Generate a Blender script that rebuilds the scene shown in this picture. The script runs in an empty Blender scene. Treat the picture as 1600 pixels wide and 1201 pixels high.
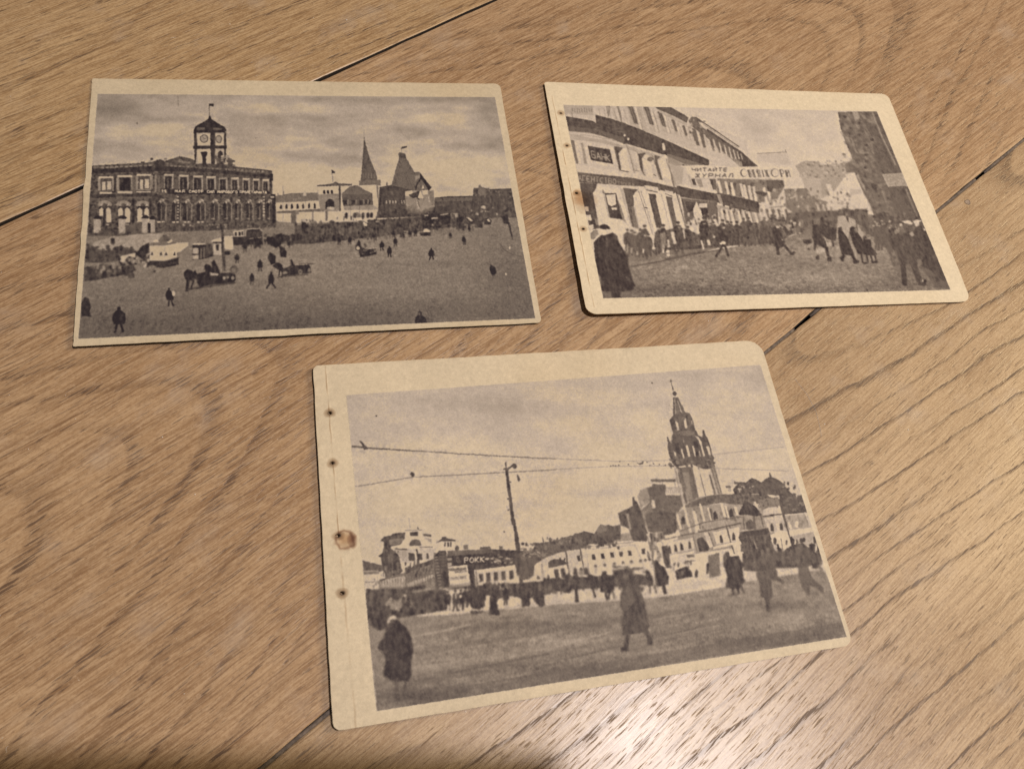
# Three old printed postcards lying on an oak floor, lit by one warm ceiling lamp.
import bpy, bmesh, math, random
import numpy as np
from mathutils import Vector, Matrix

sc = bpy.context.scene
random.seed(4)
# ---------------------------------------------------------------- camera (a phone held over the floor)
CAM_H = 0.2339
fw = Vector((0.0, 0.45555726, -0.89020648)); right = Vector((0.94957561, 0.27911367, 0.14283457)); up = Vector((-0.31353813, 0.84531837, 0.43258607))
cd = bpy.data.cameras.new('camera'); cam = bpy.data.objects.new('camera', cd); sc.collection.objects.link(cam)
cam.matrix_world = Matrix(((right.x, up.x, -fw.x, 0), (right.y, up.y, -fw.y, 0), (right.z, up.z, -fw.z, CAM_H), (0, 0, 0, 1)))
cd.sensor_fit = 'HORIZONTAL'; cd.sensor_width = 36.0; cd.lens = 36.0*1285.63/1600; cd.clip_start = 0.005; cd.clip_end = 50
cd.dof.use_dof = True; cd.dof.focus_distance = 0.285; cd.dof.aperture_fstop = 26
sc.camera = cam
# ---------------------------------------------------------------- light: dim room, one bright lamp overhead, one warm lamp to the right
w = bpy.data.worlds.new('World'); sc.world = w; w.use_nodes = True
bg = w.node_tree.nodes['Background']; bg.inputs[0].default_value = (1.0, 0.92, 0.86, 1); bg.inputs[1].default_value = 0.09
def lamp(name, loc, power, radius, col):
    l = bpy.data.lights.new(name, 'POINT'); l.energy = power; l.shadow_soft_size = radius; l.color = col
    o = bpy.data.objects.new(name, l); o.location = loc; sc.collection.objects.link(o); return o
lamp('ceiling_lamp', (0.44, 0.17, 1.20), 48, 0.016, (1.0, 0.935, 0.93))
lamp('side_lamp', (1.95, 1.30, 1.45), 145, 0.45, (1.0, 0.79, 0.46))
sc.view_settings.view_transform = 'Standard'; sc.view_settings.look = 'None'; sc.view_settings.exposure = 0.0; sc.view_settings.gamma = 1.0
sc.view_settings.use_curve_mapping = False
sc.cycles.use_denoising = False

# ---------------------------------------------------------------- helpers
def link(o): sc.collection.objects.link(o); return o
def mesh_obj(name, verts, faces, mats, parent=None, smooth=False, uvs=None, fmat=None):
    me = bpy.data.meshes.new(name); me.from_pydata(verts, [], faces)
    for m in (mats if isinstance(mats, (list, tuple)) else [mats]): me.materials.append(m)
    if fmat is not None: me.polygons.foreach_set('material_index', fmat)
    if smooth: me.polygons.foreach_set('use_smooth', [True]*len(me.polygons))
    if uvs is not None:
        L = me.uv_layers.new(name='UVMap'); vi = np.empty(len(me.loops), np.int32); me.loops.foreach_get('vertex_index', vi)
        L.data.foreach_set('uv', np.asarray(uvs, np.float32)[vi].ravel())
    me.update()
    o = link(bpy.data.objects.new(name, me))
    if parent is not None: o.parent = parent
    return o
class Nodes:
    """tiny shorthand for building node trees"""
    def __init__(s, mat):
        mat.use_nodes = True; s.t = mat.node_tree; s.b = s.t.nodes['Principled BSDF']
    def n(s, kind, **kw):
        x = s.t.nodes.new('ShaderNode'+kind)
        for k, v in kw.items(): setattr(x, k, v)
        return x
    def put(s, v, sock):
        if hasattr(v, 'is_output'): s.t.links.new(v, sock)
        elif v is not None: sock.default_value = v
    def m(s, op, a, b=None, c=None, clamp=False):
        x = s.n('Math', operation=op); x.use_clamp = clamp
        s.put(a, x.inputs[0]); s.put(b, x.inputs[1]); s.put(c, x.inputs[2]); return x.outputs[0]
    def vec(s, x, y, z):
        v = s.n('CombineXYZ'); s.put(x, v.inputs[0]); s.put(y, v.inputs[1]); s.put(z, v.inputs[2]); return v.outputs[0]
    def noise(s, v, scale=1., detail=2., rough=.5, w=None):
        x = s.n('TexNoise'); x.inputs['Scale'].default_value = scale; x.inputs['Detail'].default_value = detail; x.inputs['Roughness'].default_value = rough
        s.put(v, x.inputs['Vector']); return x.outputs[0]
    def step(s, v, a, b, c=0., d=1.):
        x = s.n('MapRange', interpolation_type='SMOOTHSTEP'); s.put(v, x.inputs[0]); s.put(a, x.inputs[1]); s.put(b, x.inputs[2]); s.put(c, x.inputs[3]); s.put(d, x.inputs[4]); return x.outputs[0]
    def mix(s, f, a, b, mode='MIX'):
        x = s.n('Mix', data_type='RGBA', blend_type=mode); s.put(f, x.inputs[0])
        s.put(a if hasattr(a, 'is_output') else (*a, 1), x.inputs[6]); s.put(b if hasattr(b, 'is_output') else (*b, 1), x.inputs[7]); return x.outputs[2]

# ---------------------------------------------------------------- oak
def oak(name, seed, yc, depth, taper, ringw, tone=(1, 1, 1), vis=.35, st=1., sharp=1.):
    """plain-sawn oak: growth rings of a tapering log cut by the board's face, with open pores; board-local mm, x along the grain"""
    mt = bpy.data.materials.new(name); N = Nodes(mt)
    tc = N.n('TexCoord').outputs['Object']; sep = N.n('SeparateXYZ'); N.put(tc, sep.inputs[0])
    x = N.m('MULTIPLY', sep.outputs[0], 1000.); y = N.m('MULTIPLY', sep.outputs[1], 1000.); z = N.m('MULTIPLY', sep.outputs[2], 1000.)
    zs = N.m('ADD', z, seed*37.3)
    wob = N.noise(N.vec(N.m('MULTIPLY', x, .011), N.m('MULTIPLY', y, .03), seed*3.1), 1, 2)
    wob2 = N.noise(N.vec(N.m('MULTIPLY', x, .05), N.m('MULTIPLY', y, .09), seed*5.7), 1, 2)
    yw = N.m('ADD', y, N.m('MULTIPLY', N.m('SUBTRACT', wob, .5), 13.)); yw = N.m('ADD', yw, N.m('MULTIPLY', N.m('SUBTRACT', wob2, .5), 2.6))
    dy = N.m('SUBTRACT', yw, yc); r = N.m('SQRT', N.m('ADD', N.m('MULTIPLY', dy, dy), depth*depth))
    r = N.m('SUBTRACT', r, N.m('MULTIPLY', x, taper))
    ring = N.m('ADD', N.m('DIVIDE', r, ringw), N.m('MULTIPLY', N.noise(N.vec(N.m('MULTIPLY', r, .035), seed*1.7, 0.), 1, 2), 3.))
    f = N.m('FRACT', ring); kidx = N.m('FLOOR', ring)
    strength = N.noise(N.vec(N.m('MULTIPLY', kidx, 7.13), seed*9., N.m('MULTIPLY', x, .012)), 1, 0)
    early = N.m('MULTIPLY', N.step(f, 0., .08/sharp), N.step(f, .42/sharp, .12/sharp))
    early = N.m('MULTIPLY', early, N.step(strength, .25, .58, .12, 1.0))
    # open pores: short dark strokes along the grain, gathered in the early wood
    pw = N.m('ADD', y, N.m('MULTIPLY', N.m('SUBTRACT', wob2, .5), 1.2)); pw = N.m('ADD', pw, N.m('MULTIPLY', N.m('SUBTRACT', wob, .5), 4.))
    p1 = N.noise(N.vec(N.m('MULTIPLY', x, .15), N.m('MULTIPLY', pw, 2.0), zs), 1, 1.5, .6)
    p2 = N.noise(N.vec(N.m('MULTIPLY', x, .055), N.m('MULTIPLY', pw, 1.5), N.m('ADD', zs, 11.)), 1, 2, .6)
    dens = N.noise(N.vec(N.m('MULTIPLY', x, .02), N.m('MULTIPLY', y, .07), N.m('ADD', zs, 51.)), 1, 2, .5)
    thr = N.m('SUBTRACT', N.m('SUBTRACT', .74, N.m('MULTIPLY', dens, .20)), N.m('MULTIPLY', early, .075*sharp))
    pore = N.step(N.m('SUBTRACT', p1, thr), -.015, .06); pore2 = N.step(N.m('SUBTRACT', p2, N.m('SUBTRACT', .60, N.m('MULTIPLY', early, .04))), -.03, .07)
    fine = N.noise(N.vec(N.m('MULTIPLY', x, .11), N.m('MULTIPLY', pw, 2.8), zs), 1, 3, .7)
    speck = N.noise(N.vec(N.m('MULTIPLY', x, .9), N.m('MULTIPLY', pw, 1.7), N.m('ADD', zs, 71.)), 1, 3, .7)
    fib = N.noise(N.vec(N.m('MULTIPLY', x, .026), N.m('MULTIPLY', pw, .75), N.m('ADD', zs, 5.)), 1, 4, .62)
    cloud = N.noise(N.vec(N.m('MULTIPLY', x, .014), N.m('MULTIPLY', y, .03), zs), 1, 3, .55)
    ray = N.noise(N.vec(N.m('MULTIPLY', x, .35), N.m('MULTIPLY', y, .30), N.m('ADD', zs, 3.)), 1, 2, .5)
    T = lambda c: tuple(a*b for a, b in zip(c, (tone[0]*.97, tone[1]*.95, tone[2]*.93)))
    col = N.mix(N.step(cloud, .3, .72), T((.400, .262, .145)), T((.515, .358, .205)))
    col = N.mix(N.step(fib, .42, .60, 0., .85*st), col, T((.285, .172, .088)))
    col = N.mix(N.step(fine, .42, .62, .0, .75*st), col, T((.64, .480, .300)))
    col = N.mix(N.m('MULTIPLY', early, vis), col, T((.205, .130, .075)))
    col = N.mix(N.step(speck, .50, .68, 0., .42), col, T((.235, .142, .080)))
    col = N.mix(N.step(speck, .46, .32, 0., .35), col, T((.66, .51, .345)))
    col = N.mix(N.m('MULTIPLY', pore2, .55*st), col, T((.185, .105, .055)))
    col = N.mix(N.m('MULTIPLY', pore, N.m('ADD', .62, N.m('MULTIPLY', early, .2))), col, T((.105, .060, .034)))
    bleach = N.step(N.noise(N.vec(N.m('MULTIPLY', x, .05), N.m('MULTIPLY', y, .06), N.m('ADD', zs, 23.)), 1, 4, .6), .54, .78, 0., .30)
    col = N.mix(bleach, col, (.50, .41, .33))
    N.put(col, N.b.inputs['Base Color'])
    rough = N.m('ADD', .33, N.m('ADD', N.m('MULTIPLY', pore, .25), N.m('MULTIPLY', N.m('SUBTRACT', cloud, .5), .16))); N.put(rough, N.b.inputs['Roughness'])
    N.b.inputs['Specular IOR Level'].default_value = .52
    h = N.m('ADD', N.m('MULTIPLY', pore, -.9), N.m('MULTIPLY', pore2, -.55)); h = N.m('ADD', h, N.m('MULTIPLY', fine, .35)); h = N.m('ADD', h, N.m('MULTIPLY', early, -.5)); h = N.m('ADD', h, N.m('MULTIPLY', ray, .35)); h = N.m('ADD', h, N.m('MULTIPLY', fib, 1.0))
    bp = N.n('Bump'); bp.inputs['Strength'].default_value = .7; bp.inputs['Distance'].default_value = .000048; N.put(h, bp.inputs['Height']); N.put(bp.outputs[0], N.b.inputs['Normal'])
    return mt

def plain(name, col, rough=.8, noise_amt=.25, scale=900.):
    mt = bpy.data.materials.new(name); N = Nodes(mt); v = N.n('TexCoord').outputs['Object']
    f = N.noise(v, scale, 4, .6); N.put(N.mix(N.step(f, .3, .7, 0., 1.), tuple(c*(1-noise_amt) for c in col), tuple(min(1, c*(1+noise_amt)) for c in col)), N.b.inputs['Base Color'])
    N.b.inputs['Roughness'].default_value = rough; return mt

# ---------------------------------------------------------------- the floor: boards lying side by side
floor = link(bpy.data.objects.new('floor', None)); floor['kind'] = 'structure'
ANG = math.radians(56.2); ex = Vector((math.cos(ANG), math.sin(ANG), 0)); ey = Vector((-math.sin(ANG), math.cos(ANG), 0))
# board edges, measured across the grain at two places along it (metres)
def edge_a(t): return 0.2062-0.0035*(t-.1)            # wide open joint
def edge_b(t): return 0.0222+0.0127*(t-.0)-0.0000     # joint stopped with filler
def board(y_lo, y_hi, mat, seed, name='plank'):
    rg = np.random.default_rng(seed)
    n = 420; xs = np.linspace(-.55, 1.0, n)
    lo = np.array([y_lo(t) for t in xs]); hi = np.array([y_hi(t) for t in xs]); mid = float((lo+hi).mean()/2)
    j1 = np.interp(np.arange(n), np.arange(0, n, 3), rg.normal(0, .00010, len(range(0, n, 3)))); j2 = np.interp(np.arange(n), np.arange(0, n, 2), rg.normal(0, .00010, len(range(0, n, 2))))
    prof = [(0, -.012), (0, -.0007), (.00014, -.00026), (.00045, -.00006), (.0013, 0)]
    V = []; F = []; fm = []
    for i, t in enumerate(xs):
        row = [(t, lo[i]+j1[i]*(1 if k < 4 else 0)+a-mid, b) for k, (a, b) in enumerate(prof)]
        row += [(t, (lo[i]+hi[i])/2-mid, 0)]
        row += [(t, hi[i]-j2[i]*(1 if k > 0 else 0)-a-mid, b) for k, (a, b) in enumerate(reversed(prof))]
        V += row
    m = 2*len(prof)+1
    for i in range(n-1):
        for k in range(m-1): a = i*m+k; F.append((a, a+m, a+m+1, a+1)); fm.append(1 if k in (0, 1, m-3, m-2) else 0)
    o = mesh_obj(name, V, F, [mat, m_joint_dark], floor, fmat=fm)
    o.matrix_local = Matrix.Translation(ey*mid) @ Matrix.Rotation(ANG, 4, 'Z')
    return o, mid
G = .0005
m_joint_dark = plain('joint_dark', (.022, .014, .010), .95, .3, 1200.)  # near-black side walls and lower lips of the boards
mid_B = (0.2062+0.0222)/2
m_A = oak('oak_straight', 1, 420, 60, .02, 8.0, (.97, .94, .87), .2, .85); m_B = oak('oak_cathedral', 2, 2, 26, -.30, 9.5, (.91, .86, .84), .26, .85, 1.2); m_C = oak('oak_arched', 3, 86, 22, .13, 7.5, (.95, .955, .965), .8, .65, 1.8); m_D = oak('oak_plain', 4, -200, 40, .05, 9.)
W_ = .1845
plank_C, midC = board(lambda t: edge_b(t)-W_, lambda t: edge_b(t)-G, m_C, 3)
plank_B, midB = board(lambda t: edge_b(t)+G, lambda t: edge_a(t)-.0005, m_B, 2)
plank_A, midA = board(lambda t: edge_a(t)+.0005, lambda t: edge_a(t)+W_, m_A, 1)
board(lambda t: edge_a(t)+W_+.0012, lambda t: edge_a(t)+2*W_, m_D, 5); board(lambda t: edge_a(t)+2*W_+.001, lambda t: edge_a(t)+3*W_, m_A, 6)
board(lambda t: edge_b(t)-2*W_, lambda t: edge_b(t)-W_-.001, m_D, 7); board(lambda t: edge_b(t)-3*W_, lambda t: edge_b(t)-2*W_-.001, m_B, 8)
dark = plain('dark_subfloor', (.02, .015, .012), 1.); s_ = 1.5
sub = mesh_obj('subfloor', [(-s_, -s_, -.0125), (s_, -s_, -.0125), (s_, s_, -.0125), (-s_, s_, -.0125)], [(0, 1, 2, 3)], dark, floor)
# grey filler in the second joint: broken pieces with holes between them
m_fill = plain('grey_joint_filler', (.13, .10, .08), .85, .35, 700.)
pieces = [(-.55, .0035), (.0125, .196), (.205, .315), (.3215, .3535), (.357, 1.0)]
for (a, b) in pieces:
    rg = np.random.default_rng(int(1000*(a+2))); n = max(6, int((b-a)/.002)); xs = np.linspace(a, b, n); V = []; F = []
    for i, t in enumerate(xs):
        e = edge_b(t); d = rg.normal(0, .00007); e_ = .2 if i in (0, n-1) else 1
        V += [(t, e-G*1.1, -.006), (t, e-G*1.1, -.00032+d*.6-(1-e_)*.002), (t, e+d, -.00016+d-(1-e_)*.002), (t, e+G*1.1, -.00030+d*.5-(1-e_)*.002), (t, e+G*1.1, -.006)]
    for i in range(n-1):
        for k in range(4): q = i*5+k; F.append((q, q+5, q+6, q+1))
    o = mesh_obj('joint_filler', V, F, m_fill, floor, smooth=True); o.rotation_euler = (0, 0, ANG)
# small plugged nail hole in the right-hand board
V = []; F = []
for k in range(20):
    a = 2*math.pi*k/20; rr = 1+.08*math.sin(3*a+.6)
    for q, (s1, zz) in enumerate([(1.0, .00002), (.86, .00006), (.80, .00003)]): V.append((.0014*s1*rr*math.cos(a), .0012*s1*rr*math.sin(a), zz))
V.append((0, 0, .00004)); c0 = len(V)-1
fm = []
for k in range(20):
    k2 = (k+1) % 20
    for q in range(2): F.append((k*3+q, k2*3+q, k2*3+q+1, k*3+q+1)); fm.append(1)
    F.append((k*3+2, k2*3+2, c0)); fm.append(0)
pl = mesh_obj('nail_plug', V, F, [plain('plug_grey', (.30, .22, .16), .6, .15, 2500.), plain('plug_rim', (.085, .055, .04), .7, .2)], plank_C, smooth=True, fmat=fm)
pl.location = (.2996, .0210-midC, 0)
# ---------------------------------------------------------------- printed pictures (drawn stroke by stroke)
def homography(src, dst):
    A = []; b = []
    for (u, v), (X, Y) in zip(src, dst):
        A += [[u, v, 1, 0, 0, 0, -u*X, -v*X], [0, 0, 0, u, v, 1, -u*Y, -v*Y]]; b += [X, Y]
    return np.append(np.linalg.solve(np.array(A, float), np.array(b, float)), 1).reshape(3, 3)

class Pic:
    """A drawing board: shapes are given in survey coordinates (tile origin + offset / tile scale) and are
    rectified onto the flat card, so the artwork is an upright, undistorted picture."""
    def __init__(s, card, pict, size, base):
        s.W, s.H = size                       # canvas of the whole card
        s.Hm = homography(card, [(0, 0), (s.W, 0), (s.W, s.H), (0, s.H)])
        s.s = 1.0; s.ox = s.oy = 0.0
        s.q = s.m(pict)                       # corners of the printed area on that canvas
        s.box = (s.q[[0, 3], 0].mean(), s.q[[0, 1], 1].mean(), s.q[[1, 2], 0].mean(), s.q[[2, 3], 1].mean())
        s.g = np.full((s.H, s.W), float(base), np.float32)
        s.ox = s.oy = 0.0; s.s = 1.0
        s.rng = np.random.default_rng(7)
    def o(s, x0, y0, sc=8): s.ox, s.oy, s.s = x0, y0, float(sc)
    def m(s, pts):
        P = np.asarray(pts, float).reshape(-1, 2)/s.s + (s.ox, s.oy)
        q = np.c_[P, np.ones(len(P))] @ s.Hm.T
        return q[:, :2]/q[:, 2:]
    def mask(s, Q):
        x0 = max(int(Q[:, 0].min())-1, 0); x1 = min(int(Q[:, 0].max())+2, s.W)
        y0 = max(int(Q[:, 1].min())-1, 0); y1 = min(int(Q[:, 1].max())+2, s.H)
        if x1 <= x0 or y1 <= y0: return None
        ss = 2 if (x1-x0)*(y1-y0) < 60000 else 1
        xs = x0+(np.arange((x1-x0)*ss)+.5)/ss; ys = y0+(np.arange((y1-y0)*ss)+.5)/ss
        M = np.zeros((len(ys), len(xs)), bool)
        for i in range(len(Q)):
            ax, ay = Q[i]; bx, by = Q[(i+1) % len(Q)]
            if ay == by: continue
            rows = np.nonzero((ys >= min(ay, by)) & (ys < max(ay, by)))[0]
            if len(rows) == 0: continue
            xc = ax+(ys[rows]-ay)*(bx-ax)/(by-ay)
            M[rows] ^= xs[None, :] > xc[:, None]
        M = M.astype(np.float32).reshape(y1-y0, ss, x1-x0, ss).mean((1, 3))
        return x0, y0, x1, y1, M
    def fill(s, Q, g, a=1.):
        r = s.mask(Q)
        if r is None: return
        x0, y0, x1, y1, M = r
        s.g[y0:y1, x0:x1] += (g-s.g[y0:y1, x0:x1])*(M*a)
    def p(s, g, *xy, a=1.): s.fill(s.m(xy), g, a)
    def r(s, g, x0, y0, x1, y1, a=1.): s.p(g, x0, y0, x1, y0, x1, y1, x0, y1, a=a)
    def rs(s, g, *boxes, a=1.):
        for b in boxes: s.r(g, *b, a=a)
    def e(s, g, cx, cy, rx, ry, a=1., n=14):
        t = np.linspace(0, 2*np.pi, n, endpoint=False)
        s.fill(s.m(np.c_[cx+rx*np.cos(t), cy+ry*np.sin(t)]), g, a)
    def l(s, g, w, *xy, a=1.):
        P = np.asarray(xy, float).reshape(-1, 2)
        for i in range(len(P)-1):
            d = P[i+1]-P[i]; n = np.array([-d[1], d[0]])/(np.hypot(*d)+1e-9)*w/2
            s.fill(s.m([P[i]+n, P[i+1]+n, P[i+1]-n, P[i]-n]), g, a)
    def blob(s, d, cx, cy, rx, ry):
        """soft brightening / darkening of the tone (clouds, worn ground)"""
        c = s.m([(cx, cy)])[0]; ex = s.m([(cx+rx, cy)])[0]-c; ey = s.m([(cx, cy+ry)])[0]-c
        a = np.hypot(*ex); b = np.hypot(*ey); th = math.atan2(ex[1], ex[0])
        R = int(2.6*max(a, b)); x0 = max(int(c[0])-R, 0); x1 = min(int(c[0])+R, s.W); y0 = max(int(c[1])-R, 0); y1 = min(int(c[1])+R, s.H)
        if x1 <= x0 or y1 <= y0: return
        X, Y = np.meshgrid(np.arange(x0, x1)-c[0], np.arange(y0, y1)-c[1])
        u = (X*math.cos(th)+Y*math.sin(th))/a; v = (-X*math.sin(th)+Y*math.cos(th))/b
        s.g[y0:y1, x0:x1] += d*np.exp(-(u*u+v*v))
    def tex(s, amp, sx, sy, *xy):
        """grainy texture inside a polygon"""
        r = s.mask(s.m(xy))
        if r is None: return
        x0, y0, x1, y1, M = r
        s.g[y0:y1, x0:x1] += smooth_noise(s.rng, y1-y0, x1-x0, sy, sx)*amp*M
    def soft(s, sg, *xy):
        """out-of-focus or moving passages of the picture"""
        r = s.mask(s.m(xy))
        if r is None: return
        x0, y0, x1, y1, M = r; M = blur(M, sg*2, sg*2); G = s.g[y0:y1, x0:x1]
        s.g[y0:y1, x0:x1] = G+(blur(G, sg, sg)-G)*M
    def scatter(s, n, x0, y0, x1, y1, w, h, g0, g1, lean=0., a=.9):
        R = s.rng
        for i in range(n):
            x = R.uniform(x0, x1); y = R.uniform(y0, y1); ww = w*R.uniform(.5, 1.4)/2; hh = h*R.uniform(.5, 1.4)/2; k = lean*hh
            s.p(R.uniform(g0, g1), x-ww-k, y-hh*.6, x-k, y-hh, x+ww-k, y-hh*.5, x+ww*.8+k, y+hh, x-ww*.8+k, y+hh*.9, a=a)
    def crowd(s, pts, n, h, g0, g1, lean=0., jit=.25, hi=None):
        """a row of standing people along a polyline of foot points"""
        P = np.asarray(pts, float).reshape(-1, 2); R = s.rng
        L = np.r_[0, np.cumsum(np.hypot(*np.diff(P, axis=0).T))]
        for t in np.sort(R.uniform(0, L[-1], n)):
            x = np.interp(t, L, P[:, 0]); y = np.interp(t, L, P[:, 1])+R.uniform(-1, 1)*h*jit*.5
            s.man(x, y, h*R.uniform(.8, 1.12), R.uniform(g0, g1), lean, R.uniform(0, .22), hi)
    def man(s, x, y, h, g, lean=0., stride=.15, hi=None, wide=.17):
        k = lean*h; R = s.rng; w = h*wide*R.uniform(.85, 1.2)
        hx = x+k; s.e(g if hi is None else hi, hx, y-h*.93, h*.062, h*.075)
        if hi is not None: s.e(g, hx, y-h*.965, h*.068, h*.05)
        s.p(g, hx-w*.35, y-h*.87, hx+w*.35, y-h*.87, hx+w*.85-k*.15, y-h*.74, hx+w-k*.4, y-h*.5, x+w*.8+k*.35, y-h*.33,
            x-w*.8+k*.35, y-h*.33, hx-w-k*.4, y-h*.52, hx-w*.85-k*.15, y-h*.75)
        s.l(g, h*.085, x-w*.3+k*.35, y-h*.36, x-w*.3-stride*h*.5, y)
        s.l(g, h*.085, x+w*.3+k*.35, y-h*.36, x+w*.3+stride*h*.5, y-h*.02)
    def text(s, string, x0, y0, dx, dy, ux, uy, g, w, fill=.72, a=1.):
        """letters as pen strokes: baseline start, advance per letter, up-vector"""
        for i, ch in enumerate(string):
            for st in GLYPH.get(ch, ()):
                P = []
                for (u, v) in st: P += [x0+dx*(i+u*fill)+ux*(1-v), y0+dy*(i+u*fill)+uy*(1-v)]
                s.l(g, w, *P, a=a)

GLYPH = {
 'А': [[(0, 1), (.5, 0), (1, 1)], [(.2, .65), (.8, .65)]], 'Б': [[(.9, 0), (0, 0), (0, 1), (.8, 1), (1, .75), (.8, .48), (0, .48)]],
 'В': [[(0, 0), (0, 1), (.8, 1), (1, .75), (.8, .5), (0, .5)], [(0, 0), (.75, 0), (.9, .25), (.75, .5)]], 'Г': [[(0, 1), (0, 0), (.9, 0)]],
 'Д': [[(0, 1), (.1, .8), (.3, 0), (.8, 0), (.85, .8), (1, 1)], [(.1, .8), (.85, .8)]], 'Е': [[(.9, 0), (0, 0), (0, 1), (.9, 1)], [(0, .5), (.75, .5)]],
 'Ж': [[(0, 0), (1, 1)], [(1, 0), (0, 1)], [(.5, 0), (.5, 1)]], 'И': [[(0, 0), (0, 1), (1, 0), (1, 1)]], 'К': [[(0, 0), (0, 1)], [(1, 0), (.1, .5), (1, 1)]],
 'Л': [[(0, 1), (.35, 0), (.9, 0), (.9, 1)]], 'М': [[(0, 1), (.1, 0), (.5, .7), (.9, 0), (1, 1)]], 'Н': [[(0, 0), (0, 1)], [(1, 0), (1, 1)], [(0, .5), (1, .5)]],
 'О': [[(.5, 0), (.1, .2), (0, .5), (.1, .8), (.5, 1), (.9, .8), (1, .5), (.9, .2), (.5, 0)]], 'П': [[(0, 1), (0, 0), (1, 0), (1, 1)]],
 'Р': [[(0, 1), (0, 0), (.8, 0), (1, .25), (.8, .52), (0, .52)]], 'С': [[(1, .15), (.6, 0), (.15, .2), (0, .5), (.15, .8), (.6, 1), (1, .85)]],
 'Т': [[(0, 0), (1, 0)], [(.5, 0), (.5, 1)]], 'У': [[(0, 0), (.5, .55)], [(1, 0), (.2, 1)]], 'Я': [[(1, 1), (1, 0), (.2, 0), (0, .25), (.2, .52), (1, .52)], [(.5, .52), (0, 1)]],
 'Ф': [[(.5, 0), (.5, 1)], [(.5, .15), (.05, .25), (.05, .6), (.5, .7), (.95, .6), (.95, .25), (.5, .15)]], 'Ч': [[(0, 0), (0, .5), (1, .5)], [(1, 0), (1, 1)]],
 'Й': [[(0, 0), (0, 1), (1, 0), (1, 1)], [(.35, -.15), (.65, -.15)]], 'Ь': [[(0, 0), (0, 1), (.8, 1), (1, .75), (.8, .5), (0, .5)]], 'З': [[(0, .1), (.7, 0), (.9, .25), (.4, .48), (1, .75), (.7, 1), (0, .9)]],
 '1': [[(.2, .25), (.5, 0), (.5, 1)]], '-': [[(.1, .4), (.9, .4)]], 'V': [[(0, 0), (.5, 1), (1, 0)]], 'S': [[(1, .1), (.4, 0), (.1, .25), (.9, .7), (.6, 1), (0, .9)]],
}

def smooth_noise(rng, h, w, sy, sx):
    n = rng.standard_normal((h, w)).astype(np.float32)
    return blur(n, sy, sx, 'wrap')*2*math.sqrt(math.pi*max(sx, .28)*max(sy, .28))
def blur(a, sy, sx, mode='edge'):
    for ax, sg in ((0, sy), (1, sx)):
        if sg <= .05: continue
        r = max(1, int(3*sg)); k = np.exp(-.5*(np.arange(-r, r+1)/sg)**2); k /= k.sum()
        pad = [(0, 0), (0, 0)]; pad[ax] = (r, r); b = np.pad(a, pad, mode=mode); out = np.zeros_like(a)
        n = a.shape[ax]
        for i, kk in enumerate(k):
            out += np.float32(kk)*(b[i:i+n] if ax == 0 else b[:, i:i+n])
        a = out
    return a

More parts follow.
